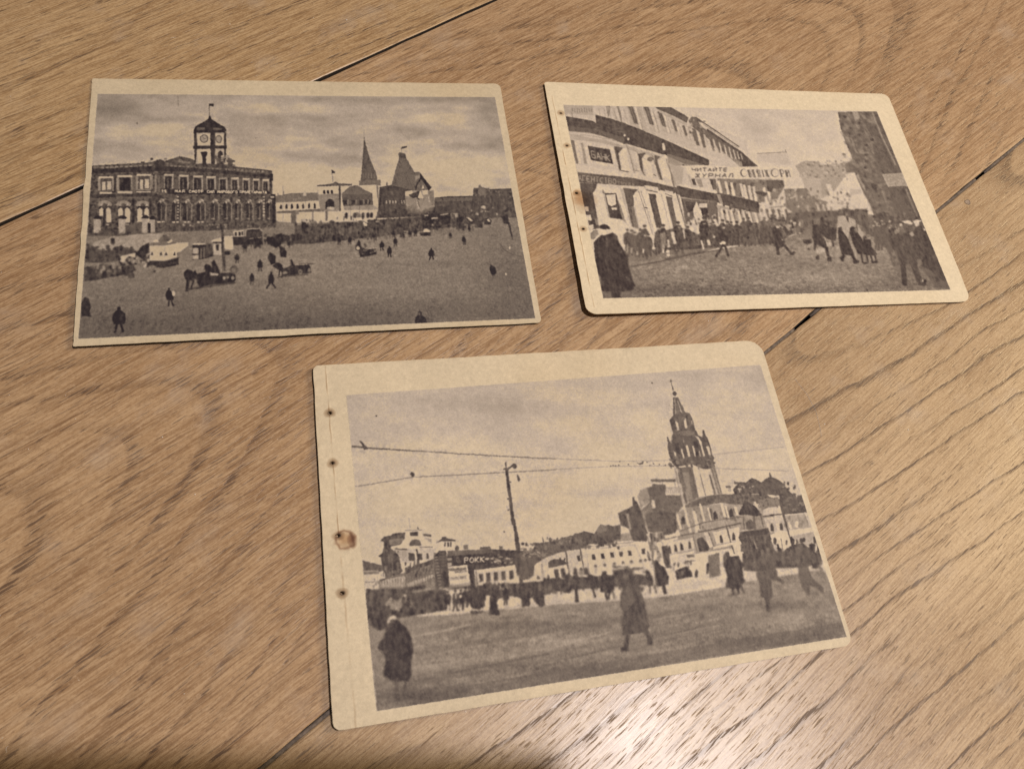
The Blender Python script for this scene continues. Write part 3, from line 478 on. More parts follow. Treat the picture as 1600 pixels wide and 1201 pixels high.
def draw_street_crowd(c):
    R = c.rng
    H, W = c.g.shape; x0, y0, x1, y1 = c.box
    xx = np.clip((np.arange(W)-x0)/(x1-x0), 0, 1)[None, :]; yy = np.clip((np.arange(H)-y0)/(y1-y0), 0, 1)[:, None]
    c.g[:] = 190-6*np.exp(-yy/.05)+0*xx
    c.g += smooth_noise(R, H, W, 14, 22)*2.5
    c.o(1150, 110, 4); c.blob(-12, 150, 370, 120, 40); c.blob(-10, 60, 300, 90, 50)
    # road
    c.o(830, 280, 4)
    c.p(122, 350, 560, 1000, 470, 1600, 360, 2100, 220, 2700, 260, 2700, 740, 440, 760); c.blob(14, 1900, 450, 380, 60); c.blob(10, 1000, 560, 400, 40); c.blob(-20, 1000, 700, 900, 45); c.blob(14, 1850, 610, 300, 40); c.blob(-14, 2350, 640, 250, 60); c.blob(10, 1500, 650, 160, 30)
    c.p(118, 500, 470, 900, 420, 1300, 400, 1000, 470, 640, 520, 500, 540); c.tex(6, 2, 1.6, 350, 560, 1600, 360, 2100, 220, 2700, 260, 2700, 740, 440, 760); c.tex(4, 6, 3, 350, 560, 1600, 360, 2700, 260, 2700, 740, 440, 760); c.l(80, 7, 620, 548, 800, 515, 1000, 470, 1200, 435, a=.8); c.l(92, 12, 830, 500, 1100, 445, a=.6)
    c.scatter(260, 1000, 600, 2050, 700, 14, 6, 96, 150, a=.4); c.scatter(120, 700, 520, 1500, 620, 16, 6, 104, 146, a=.35)
    # left facade, top storeys
    c.o(870, 150)
    c.p(182, 80, 118, 1400, 120, 1600, 240, 2360, 560, 2440, 880, 1600, 900, 1600, 1200, 260, 1200); c.p(150, 80, 118, 450, 120, 460, 240, 190, 235, 90, 225, a=.75)
    for x in range(190, 440, 30): c.l(112, 8, x, 150+R.uniform(-5, 10), x+8, 205+R.uniform(-8, 8), a=.8)
    c.l(120, 10, 190, 210, 200, 290); c.p(178, 200, 225, 440, 260, 500, 300, 500, 345, 440, 300, 200, 268)
    for pts in [(610, 120, 660, 120, 670, 150, 640, 280, 625, 200), (745, 120, 775, 120, 820, 340, 800, 340)]: c.p(128, *pts)
    c.e(150, 640, 155, 20, 22); c.p(160, 670, 120, 690, 120, 780, 320, 720, 310, a=.5); c.p(152, 870, 120, 1050, 120, 1150, 470, 1000, 420, 920, 360, a=.5)
    for (x, y, k) in [(905, 120, 1.), (1100, 130, 1.), (1270, 190, .85), (1440, 300, .62), (1570, 370, .55), (1690, 450, .5), (1800, 520, .42)]:
        c.p(160, x-40*k, y-5*k, x+80*k, y+10*k, x+190*k, y+340*k, x+60*k, y+300*k, a=.6); c.p(98, x-14*k, y+4*k, x+44*k, y+12*k, x+112*k, y+235*k, x+58*k, y+222*k); c.e(104, x+14*k, y+14*k, 32*k, 26*k); c.l(150, 5*k, x+16*k, y+20*k, x+84*k, y+228*k, a=.7); c.p(190, x+58*k, y+14*k, x+84*k, y+18*k, x+168*k, y+320*k, x+136*k, y+316*k); c.l(120, 7*k, x+92*k, y+30*k, x+178*k, y+330*k, a=.7)
    # upper cornice running to the right
    c.p(92, 1215, 130, 1400, 128, 1600, 240, 1640, 270, 1620, 340, 1500, 270, 1260, 165); c.p(160, 1250, 165, 1500, 275, 1620, 345, 1620, 375, 1440, 290, 1280, 205)
    c.o(1000, 150)
    c.p(104, 600, 310, 640, 260, 700, 265, 790, 330, 820, 420, 900, 470, 1100, 590, 1300, 740, 1470, 880, 1250, 885, 1100, 760, 880, 560, 760, 470, 640, 380); c.scatter(30, 610, 280, 820, 460, 26, 30, 84, 150); c.p(184, 720, 320, 790, 340, 1230, 640, 1240, 670, 1160, 640, 790, 400); c.l(92, 13, 690, 265, 1240, 640); c.l(130, 8, 780, 350, 1220, 650); c.l(86, 26, 830, 420, 1290, 730); c.p(78, 1240, 680, 1290, 720, 1470, 880, 1290, 880, 1200, 760)
    for i, x in enumerate([650, 740, 860, 940, 1010, 1075, 1135, 1190, 1240]):
        k = .95-.085*i; y = 420+(x-650)*.5
        c.p(104, x-6*k, y-20*k, x+46*k, y+4*k, x+104*k, y+215*k, x+56*k, y+205*k); c.p(192, x+52*k, y+10*k, x+78*k, y+24*k, x+146*k, y+290*k, x+112*k, y+280*k)
    for i in range(16): x = 860+i*26; c.p(188, x, 640+i*12, x+12, 600+i*14, x+30, 700+i*13, x+24, 790+i*6, x+6, 790+i*6, a=.5)
    for i in range(10): x = 520+i*30; c.l(96, 3, x, 235+i*4, x+4, 215+i*5, a=.6)
    c.o(870, 150); c.p(132, 450, 120, 1400, 120, 2400, 800, 2300, 880, 1400, 560, 480, 235, a=.10)
    for i in range(26): x = 520+i*62; y = 150+max(0, i-9)*27; c.l(110, 8, x, y, x+40+i, y+170-i*3, a=.45)
    # dark string course (awning band)
    c.o(870, 150)
    c.p(84, 105, 255, 440, 310, 490, 340, 480, 235, 700, 290, 1000, 400, 1400, 570, 1900, 800, 1900, 860, 1880, 870, 1600, 850, 1350, 740, 880, 600, 840, 600, 700, 540, 400, 460, 140, 440); c.p(112, 150, 380, 500, 420, 840, 520, 840, 600, 500, 480, 150, 450, a=.55); c.scatter(24, 430, 330, 840, 560, 60, 14, 100, 140, lean=.2, a=.6); c.p(84, 480, 240, 860, 340, 860, 450, 500, 350, a=.6)
    c.p(126, 1380, 720, 1900, 880, 1600, 880, 1560, 1100, 1450, 1130, 1360, 800, a=.75); c.l(182, 34, 1325, 590, 1340, 680); c.e(190, 845, 492, 13, 16); c.e(178, 890, 540, 14, 18); c.e(58, 1580, 875, 16, 18)
    # first floor with BANK board
    c.p(150, 150, 460, 400, 490, 620, 530, 840, 610, 1100, 690, 1400, 780, 1400, 830, 860, 660, 560, 590, 160, 540, a=.7); c.l(180, 14, 160, 470, 290, 485, a=.9); c.l(184, 16, 330, 500, 560, 540, a=.9); c.l(186, 20, 600, 545, 840, 610, a=.8)
    c.p(118, 165, 545, 215, 560, 290, 850, 240, 850); c.p(188, 215, 560, 240, 565, 300, 850, 270, 850); c.p(132, 300, 590, 330, 590, 380, 860, 340, 850, a=.8); c.p(186, 370, 590, 700, 640, 730, 900, 400, 840); c.p(76, 385, 625, 660, 670, 705, 855, 425, 805); c.l(130, 6, 400, 640, 655, 680, a=.6)
    c.text('БАНК', 440, 775, 62, 13, -14, -85, 150, 11, fill=.75)
    c.p(98, 710, 630, 770, 640, 800, 930, 780, 940); c.p(92, 720, 630, 830, 650, 800, 690, 770, 740, a=.9)
    for (x, y) in [(770, 720), (1060, 800), (1280, 800)]:
        c.p(192, x, y, x+60, y-70, x+90, y-60, x+150, y+220, x+140, y+250, x+40, y+210)
    for (x, y) in [(860, 590), (1000, 700), (1190, 740), (1360, 780)]: c.l(110, 9, x, y, x+60, y+180, x+110, y+380, a=.85); c.l(150, 6, x+16, y, x+80, y+190, x+130, y+390, a=.8)
    c.p(96, 1010, 720, 1110, 710, 1060, 780, 1080, 980, 1040, 900); c.p(100, 1215, 740, 1290, 760, 1250, 800, 1330, 1080, 1300, 1070, 1230, 850); c.e(98, 1165, 790, 40, 30, a=.8); c.l(90, 12, 800, 935, 900, 950); c.l(110, 8, 975, 935, 1030, 940); c.l(110, 10, 1085, 985, 1110, 1000); c.l(110, 10, 1200, 980, 1240, 1000); c.l(130, 7, 985, 870, 1000, 940)
    c.p(188, 240, 860, 1000, 970, 1420, 1080, 1400, 1120, 1000, 1030, 250, 940)
    # AGENCY sign board
    c.p(96, 255, 955, 960, 1025, 1420, 1130, 1600, 1160, 1600, 1250, 1260, 1180, 1010, 1130, 280, 1085); c.l(120, 6, 260, 960, 960, 1030, 1420, 1135, a=.7)
    c.text('АГЕНТСТВО', 270, 1062, 54, 5, -4, -68, 148, 10, fill=.7); c.text('ТРУДА', 760, 1112, 44, 5, -4, -40, 136, 8, fill=.7); c.p(84, 285, 1090, 500, 1100, 480, 1200, 300, 1200)
    # ground floor
    c.o(890, 270)
    c.p(90, 130, 130, 330, 160, 290, 260, 370, 700, 260, 720, 240, 650, 170, 400); c.p(188, 180, 430, 230, 425, 240, 490, 200, 490); c.p(186, 200, 530, 265, 530, 275, 600, 220, 600); c.p(184, 230, 660, 295, 650, 300, 700, 250, 740); c.r(84, 195, 490, 245, 522); c.p(78, 240, 600, 280, 600, 290, 650, 245, 650); c.p(150, 310, 580, 350, 570, 365, 650, 330, 660, a=.6)
    c.p(192, 295, 255, 345, 172, 640, 200, 770, 660, 770, 700, 600, 780, 520, 740, 380, 660); c.p(150, 410, 215, 440, 240, 500, 560, 480, 560, a=.8); c.p(88, 440, 255, 580, 262, 660, 590, 500, 565); c.p(190, 455, 280, 570, 270, 580, 380, 570, 400, 520, 420, 480, 400); c.p(190, 520, 440, 590, 440, 590, 465, 530, 465); c.p(70, 490, 480, 620, 460, 650, 580, 520, 560); c.p(130, 600, 340, 640, 420, 705, 630, 660, 600); c.l(92, 8, 412, 215, 420, 260, 580, 262); c.p(196, 420, 565, 560, 590, 700, 640, 600, 690, 440, 660)
    c.p(150, 625, 205, 665, 210, 770, 640, 760, 660, a=.6); c.p(100, 665, 190, 850, 210, 800, 270, 800, 430, 860, 700, 780, 680); c.p(140, 770, 420, 860, 440, 880, 700, 800, 700, a=.5); c.p(190, 790, 290, 830, 245, 890, 300, 1000, 690, 1000, 760, 870, 700); c.p(192, 850, 170, 930, 170, 960, 270, 1070, 660, 1050, 780, 990, 720); c.l(110, 7, 860, 230, 1040, 780); c.l(130, 6, 890, 230, 1060, 760)
    c.p(186, 930, 155, 1100, 180, 1110, 240, 950, 210); c.l(104, 12, 955, 215, 1100, 245); c.p(92, 980, 260, 1080, 270, 1080, 330, 1160, 690, 1080, 690); c.p(192, 1075, 320, 1130, 215, 1180, 230, 1290, 690, 1270, 740, 1170, 720); c.l(140, 6, 1140, 260, 1260, 720); c.p(184, 1185, 215, 1290, 235, 1290, 290, 1190, 255); c.l(104, 9, 1190, 262, 1280, 295); c.p(104, 1195, 290, 1275, 305, 1350, 680, 1290, 690); c.p(192, 1275, 320, 1320, 240, 1460, 690, 1350, 690); c.l(92, 10, 1325, 240, 1455, 700); c.l(140, 8, 1350, 280, 1470, 690); c.l(90, 12, 935, 435, 975, 440); c.p(88, 830, 90, 1100, 130, 1290, 190, 1290, 210, 1100, 175, 830, 140)
    c.l(100, 10, 1260, 0, 1310, 200, a=.8)
    # shops farther along
    c.o(1040, 240)
    c.p(184, 120, 150, 540, 150, 640, 320, 620, 490, 300, 430, 130, 390, 40, 120); c.p(150, 40, 80, 220, 180, 200, 390, 120, 390, 100, 300, a=.7); c.l(132, 7, 240, 160, 330, 400); c.p(88, 315, 315, 360, 315, 380, 395, 345, 395); c.p(130, 370, 320, 440, 315, 470, 420, 420, 420, a=.8); c.p(86, 545, 320, 620, 318, 640, 420, 620, 450, 590, 450); c.p(120, 580, 320, 625, 318, 640, 480, 600, 440, a=.6)
    c.p(122, 640, 300, 940, 320, 1470, 330, 1480, 420, 1400, 560, 1180, 620, 640, 500); c.scatter(40, 680, 330, 1460, 560, 40, 60, 84, 150, lean=-.2)
    for i, x in enumerate([640, 730, 800, 920, 960, 1020, 1080, 1210, 1260]): c.p(190, x, 340+i*12, x+30, 335+i*12, x+70, 490+i*18, x+35, 490+i*18)
    c.p(84, 1110, 470, 1250, 480, 1270, 500, 1240, 540, 1130, 500); c.p(80, 1250, 330, 1470, 330, 1480, 410, 1400, 440, 1270, 420, a=.6); c.p(88, 1260, 400, 1330, 410, 1330, 480, 1270, 470)
    c.p(84, 130, 400, 620, 500, 650, 490, 1150, 600, 1170, 640, 1165, 740, 1090, 730, 850, 680, 640, 610, 180, 540); c.p(112, 180, 545, 640, 590, 640, 620, 200, 570, a=.7); c.p(160, 630, 500, 680, 510, 740, 700, 700, 690, a=.7)
    c.p(104, 190, 560, 640, 610, 660, 900, 500, 880, 300, 900, 250, 880); c.p(76, 240, 600, 370, 610, 350, 700, 330, 720, 270, 740); c.p(188, 340, 690, 380, 600, 440, 720, 480, 880, 400, 900, 350, 780); c.r(186, 415, 622, 515, 675); c.p(70, 440, 680, 520, 690, 540, 790, 490, 840, 450, 760); c.p(180, 300, 830, 360, 830, 400, 1000, 360, 1010); c.l(92, 14, 200, 570, 290, 830); c.p(188, 570, 780, 600, 770, 660, 900, 620, 900); c.scatter(20, 280, 740, 640, 900, 26, 40, 80, 180)
    c.p(150, 630, 640, 1160, 740, 1240, 900, 760, 920, 700, 890); c.scatter(24, 660, 640, 1100, 780, 30, 50, 78, 110)
    for x in [680, 740, 800, 890, 950, 1020, 1100, 1170]: c.p(190, x, 690+(x-680)*.1, x+26, 690+(x-680)*.1, x+70, 880, x+36, 890); c.l(96, 9, x+40, 720, x+75, 880, a=.8)
    c.p(176, 1170, 640, 1460, 600, 1600, 640, 1600, 860, 1200, 860); c.scatter(30, 1190, 560, 1600, 720, 30, 40, 90, 150)
    for x in [1190, 1260, 1340, 1430, 1540]: c.p(192, x, 600, x+30, 600, x+90, 830, x+50, 830, a=.9); c.p(90, x+50, 690, x+80, 690, x+110, 810, x+80, 810, a=.8)
    c.l(188, 18, 1300, 655, 1470, 635); c.l(92, 8, 1290, 675, 1470, 655)
    # banner across the street
    c.p(194, 230, 160, 330, 145, 560, 150, 800, 165, 1580, 165, 1600, 290, 1480, 315, 940, 312, 640, 310, 330, 300, 260, 250); c.l(150, 6, 330, 306, 940, 318, 1470, 316)
    c.text('ЧИТАЙТЕ', 325, 222, 66, 0, 4, -42, 112, 13, fill=.66); c.text('ЖУРНАЛ', 365, 298, 84, 0, 6, -48, 112, 14, fill=.66); c.e(100, 975, 240, 46, 52); c.e(194, 982, 238, 36, 45); c.e(104, 1360, 240, 50, 54); c.e(194, 1366, 238, 40, 46)
    c.text('ВЕЯЪК', 1046, 294, 54, 0, -26, -92, 104, 9, fill=.62); c.text('РИ', 1446, 294, 66, 0, -26, -92, 104, 10, fill=.7)
    for x in (1030, 1090, 1140, 1200, 1255, 1425, 1500): c.l(98, 15, x, 205, x+26, 292)
    # distance
    c.o(1180, 220)
    c.p(176, 20, 160, 400, 150, 450, 310, 300, 290, 20, 250, a=.8); c.l(130, 9, 20, 160, 395, 140); c.l(130, 9, 375, 110, 380, 145)
    c.p(150, 500, 320, 560, 270, 620, 250, 720, 250, 800, 260, 820, 300, 1040, 290, 1120, 260, 1230, 240, 1340, 340, 1240, 400, 1100, 470, 1000, 620, 800, 740, 640, 640, 560, 420); c.scatter(140, 560, 250, 1200, 480, 26, 26, 112, 176); c.p(112, 1120, 290, 1230, 240, 1340, 300, 1300, 390, 1140, 395); c.p(174, 560, 400, 680, 440, 820, 480, 830, 740, 660, 660, 600, 540, a=.5)
    c.p(120, 360, 600, 640, 590, 700, 700, 900, 760, 900, 880, 500, 940, 380, 800); c.scatter(90, 380, 600, 1180, 880, 30, 40, 92, 172); c.l(182, 14, 430, 720, 505, 690); c.e(176, 535, 820, 16, 14); c.p(186, 880, 540, 940, 540, 1000, 700, 940, 700); c.p(186, 970, 780, 1010, 760, 1080, 880, 1010, 880); c.p(190, 890, 790, 910, 780, 940, 870, 920, 870); c.p(190, 1120, 420, 1220, 400, 1260, 500, 1180, 510); c.p(190, 1180, 520, 1290, 540, 1390, 780, 1400, 830, 1340, 840, 1200, 700, a=.9); c.p(160, 1180, 600, 1330, 610, 1330, 660, 1180, 680, a=.7)
    for x in [760, 830, 1050, 1100, 1160, 1220, 1280]: c.p(178, x, 790, x+24, 790, x+50, 880, x+24, 885, a=.8)
    c.p(100, 380, 900, 800, 880, 1400, 850, 1420, 1060, 380, 1010); c.scatter(60, 400, 860, 1400, 1000, 40, 60, 72, 120)
    # right-hand building and street sign
    c.o(1290, 160)
    c.p(108, 150, 118, 640, 112, 960, 890, 1010, 1050, 1480, 2000, 900, 2200, 560, 1300, 480, 1150, 370, 900, 330, 700, 240, 480, 180, 300, 165, 200); c.tex(7, 4, 4, 150, 118, 640, 112, 1480, 2000, 900, 2200, 370, 900, 180, 300)
    c.p(90, 400, 118, 640, 112, 960, 890, 720, 900, 620, 700, 560, 400, a=.55); c.scatter(70, 200, 130, 640, 880, 40, 60, 96, 140, lean=.4, a=.6); c.p(160, 330, 118, 400, 115, 430, 200, 370, 230, a=.7); c.l(158, 16, 580, 118, 700, 420, 880, 790, a=.7); c.l(84, 14, 620, 300, 870, 870, a=.7)
    for x, y in [(510, 535), (512, 655), (510, 735), (500, 815), (580, 465), (415, 405), (240, 180), (420, 260)]: c.e(74, x, y, 22, 17, a=.9)
    c.l(150, 22, 320, 440, 370, 600, 400, 640, a=.5); c.l(160, 26, 390, 900, 490, 1090, a=.6); c.p(80, 560, 1000, 640, 1030, 640, 1120, 580, 1080); c.p(98, 780, 1060, 1040, 1050, 1400, 1900, 900, 1500); c.l(150, 12, 700, 1100, 760, 1250, a=.6); c.l(146, 18, 1000, 1080, 1170, 1500, a=.6); c.p(84, 930, 1100, 980, 1070, 1120, 1400, 1060, 1380, a=.7)
    c.p(140, 710, 900, 960, 890, 1015, 1040, 780, 1048); c.l(178, 7, 710, 902, 958, 890); c.l(176, 8, 712, 902, 780, 1046, 1015, 1040); c.scatter(40, 740, 905, 980, 1030, 20, 12, 150, 182)
    # crowd along the pavement
    c.o(890, 270)
    c.crowd([720, 1030, 900, 1020, 1050, 1030], 9, 330, 78, 100, hi=160); c.crowd([1080, 1010, 1300, 1000, 1560, 960], 9, 320, 76, 100, hi=150); c.p(150, 1120, 760, 1190, 740, 1210, 860, 1170, 1000, 1150, 980, a=.6); c.p(188, 1265, 740, 1300, 740, 1335, 890, 1300, 900); c.p(186, 1215, 830, 1240, 820, 1260, 940, 1225, 940); c.e(192, 1225, 985, 22, 20); c.e(190, 1228, 1028, 22, 16); c.p(190, 1150, 1000, 1165, 960, 1180, 965, 1175, 1005); c.e(186, 1332, 945, 10, 22); c.p(186, 905, 1000, 910, 950, 930, 955, 925, 1005); c.p(182, 835, 1030, 842, 965, 860, 1030); c.p(176, 760, 1000, 765, 940, 780, 1000); c.l(92, 20, 985, 940, 960, 1080); c.l(92, 20, 1010, 950, 1090, 1040)
    c.o(1040, 240)
    c.p(84, 0, 960, 100, 930, 260, 940, 400, 1010, 480, 930, 560, 890, 760, 930, 800, 910, 1200, 880, 1600, 840, 1600, 1000, 1360, 1120, 800, 1150, 500, 1180, 300, 1200, 0, 1200, a=.85); c.crowd([420, 1150, 700, 1140, 820, 1130], 10, 300, 72, 96, hi=150); c.crowd([800, 1130, 1100, 1120, 1400, 1060], 22, 270, 74, 104, hi=120); c.crowd([1200, 1000, 1500, 960, 1700, 920], 16, 170, 74, 110, hi=140); c.p(188, 510, 1080, 545, 1080, 560, 1140, 520, 1145); c.p(190, 680, 1120, 720, 1090, 740, 1110, 700, 1130); c.p(184, 60, 980, 100, 975, 130, 1130, 95, 1130); c.p(180, 20, 1080, 40, 1070, 55, 1170, 25, 1175); c.e(180, 600, 1035, 14, 16); c.p(190, 430, 1080, 450, 1080, 480, 1190, 460, 1195); c.p(170, 210, 950, 230, 940, 240, 1060, 225, 1060); c.tex(8, 2, 3, 0, 960, 560, 890, 1600, 840, 1600, 1000, 800, 1150, 0, 1200)
    # running man at the kerb
    c.o(830, 280, 4); c.p(74, 1160, 400, 1165, 360, 1190, 320, 1200, 300, 1215, 305, 1230, 340, 1230, 400, 1215, 420, 1190, 425); c.l(72, 14, 1190, 420, 1150, 485); c.l(72, 14, 1210, 420, 1230, 480); c.p(188, 1172, 400, 1195, 385, 1215, 392, 1210, 405, 1180, 408); c.e(150, 1200, 302, 10, 9)
    # men crossing on the road
    c.o(1180, 330)
    c.p(110, 600, 100, 1050, 60, 1040, 200, 980, 250, 700, 300, 480, 250, 330, 330, 0, 400, 0, 150, 400, 120); c.scatter(90, 0, 110, 1040, 260, 40, 90, 70, 120); c.scatter(14, 180, 120, 560, 240, 30, 30, 140, 180); c.scatter(40, 0, 230, 240, 390, 30, 120, 72, 104)
    c.p(72, 200, 260, 210, 200, 240, 180, 290, 210, 330, 290, 370, 380, 350, 440, 300, 460, 250, 450, 235, 350); c.l(72, 34, 270, 440, 285, 545); c.l(72, 30, 360, 420, 455, 540, 490, 505); c.e(178, 275, 195, 20, 16); c.e(180, 337, 355, 9, 8); c.p(150, 370, 180, 400, 160, 440, 230, 400, 250, a=.8); c.p(80, 330, 180, 370, 180, 440, 290, 390, 300)
    c.p(120, 590, 240, 690, 215, 710, 350, 680, 400, 610, 390, a=.85); c.p(74, 590, 350, 640, 360, 700, 340, 700, 395, 650, 410, 600, 395); c.p(72, 710, 180, 740, 160, 780, 240, 860, 340, 900, 440, 910, 480, 860, 460, 740, 400, 710, 330); c.p(74, 740, 170, 860, 160, 980, 210, 1020, 300, 1000, 370, 900, 350, 780, 250); c.l(72, 30, 745, 400, 740, 480); c.l(72, 34, 880, 440, 910, 560); c.p(70, 890, 600, 920, 540, 950, 580, 950, 630, 900, 620); c.p(72, 750, 560, 790, 545, 800, 600, 755, 600); c.p(168, 760, 470, 850, 460, 880, 500, 800, 530, 760, 520, a=.7); c.p(164, 880, 380, 950, 390, 960, 430, 890, 440, a=.8); c.l(150, 20, 640, 450, 720, 400); c.e(84, 665, 470, 16, 12); c.l(72, 22, 960, 340, 970, 440)
    c.p(152, 1030, 60, 1100, 50, 1190, 80, 1260, 110, 1300, 200, 1360, 290, 1330, 340, 1250, 250, 1190, 210, 1150, 360, 1010, 330, 1020, 200); c.p(80, 1130, 60, 1160, 60, 1170, 140, 1150, 120)
    c.p(66, 1030, 260, 1035, 205, 1075, 190, 1085, 240, 1150, 330, 1200, 450, 1230, 530, 1180, 545, 1080, 540, 1050, 430); c.l(66, 36, 1110, 545, 1075, 590); c.l(66, 30, 1065, 570, 1095, 625); c.l(66, 38, 1200, 520, 1245, 620); c.p(64, 1220, 620, 1250, 600, 1300, 620, 1290, 645, 1230, 655); c.p(64, 1180, 260, 1180, 210, 1215, 185, 1250, 205, 1260, 250, 1320, 320, 1345, 380, 1350, 320, 1375, 300, 1400, 350, 1440, 350, 1450, 440, 1525, 540, 1480, 555, 1280, 530, 1220, 400)
    for x in (1320, 1385, 1440, 1490): c.l(66, 22, x, 530, x+22, 640)
    c.p(64, 1340, 640, 1390, 630, 1400, 660, 1350, 655); c.p(64, 1450, 630, 1525, 620, 1530, 645, 1460, 648); c.e(150, 1245, 228, 12, 14, a=.8); c.e(130, 1390, 345, 26, 8, a=.7)
    # right-hand group
    c.o(1300, 320)
    c.p(92, 290, 190, 500, 200, 700, 200, 1100, 180, 1180, 300, 1480, 1055, 1300, 1040, 1050, 700, 700, 400, 500, 400, 400, 300, a=.85); c.scatter(90, 300, 110, 1100, 330, 50, 80, 74, 116); c.scatter(16, 480, 200, 900, 330, 26, 24, 130, 170); c.p(98, 590, 310, 680, 330, 760, 500, 760, 600, 700, 560, 620, 480); c.crowd([520, 540, 640, 540], 4, 300, 84, 104, hi=140); c.l(98, 26, 700, 560, 745, 640); c.l(98, 20, 735, 560, 750, 600)
    c.p(82, 700, 390, 760, 330, 860, 380, 960, 320, 1010, 400, 1040, 640, 1090, 700, 1060, 760, 960, 740, 860, 760, 800, 600, 720, 500); c.l(72, 66, 885, 740, 905, 1000); c.l(76, 74, 1020, 740, 1090, 960); c.p(70, 1060, 960, 1130, 960, 1180, 990, 1150, 1020, 1080, 1000); c.p(70, 880, 990, 930, 980, 940, 1010, 890, 1010); c.p(128, 770, 310, 840, 300, 850, 350, 790, 370); c.p(76, 700, 310, 760, 280, 800, 290, 770, 330, 720, 350)
    c.p(74, 1040, 290, 1110, 260, 1180, 310, 1300, 600, 1440, 900, 1400, 950, 1330, 920, 1250, 830, 1100, 760, 1040, 600, 1010, 400); c.p(140, 960, 360, 1000, 330, 1030, 380, 1000, 400); c.p(186, 870, 205, 960, 195, 1010, 230, 990, 250, 900, 225); c.p(182, 1010, 210, 1050, 185, 1130, 200, 1090, 215, 1090, 250, 1050, 280, 1030, 230); c.e(186, 862, 250, 18, 16); c.p(186, 1145, 290, 1175, 310, 1165, 330, 1140, 310); c.l(72, 50, 1290, 850, 1330, 960, a=.7); c.p(124, 1060, 680, 1110, 680, 1130, 740, 1080, 780, a=.7); c.e(50, 1160, 955, 20, 22); c.e(176, 1133, 950, 10, 14); c.scatter(30, 580, 820, 820, 1000, 14, 10, 140, 168, a=.6); c.p(96, 1330, 980, 1440, 940, 1480, 1055, 1330, 1050, a=.7)
    # dark man on the left
    c.o(890, 270)
    c.p(66, 375, 700, 372, 665, 440, 645, 500, 675, 505, 710, 440, 700); c.p(186, 400, 720, 490, 705, 505, 760, 470, 790, 430, 785); c.p(130, 260, 760, 300, 720, 350, 720, 360, 780, 300, 840, 265, 830)
    c.p(65, 300, 870, 390, 780, 440, 790, 530, 750, 590, 790, 630, 920, 740, 1180, 790, 1360, 820, 1420, 560, 1440, 330, 1250)
    c.o(830, 280, 4)
    c.p(65, 390, 400, 440, 355, 520, 340, 550, 400, 600, 480, 615, 580, 642, 690, 590, 702, 555, 705, 556, 742, 502, 742, 500, 705, 440, 700, 430, 580, 400, 520); c.e(60, 455, 300, 30, 16); c.l(92, 4, 470, 370, 478, 500, 490, 690, a=.5); c.l(88, 5, 545, 400, 580, 500, 600, 600, a=.5); c.l(88, 4, 420, 420, 440, 560, a=.5); c.p(84, 440, 360, 470, 350, 480, 380, 460, 400, a=.6); c.tex(3, 5, 8, 390, 400, 520, 340, 642, 690, 440, 700)

    c.o(0, 0, 1); c.soft(1.8, 1190, 300, 1500, 300, 1500, 460, 1190, 420); c.soft(1.6, 1170, 240, 1330, 240, 1340, 340, 1170, 340); c.soft(1.5, 960, 345, 1200, 330, 1200, 410, 960, 420); c.soft(1.0, 880, 160, 1200, 160, 1190, 300, 880, 300); c.soft(1.6, 930, 340, 1000, 340, 1000, 470, 930, 470); c.soft(2.0, 1310, 170, 1480, 170, 1480, 330, 1340, 330)

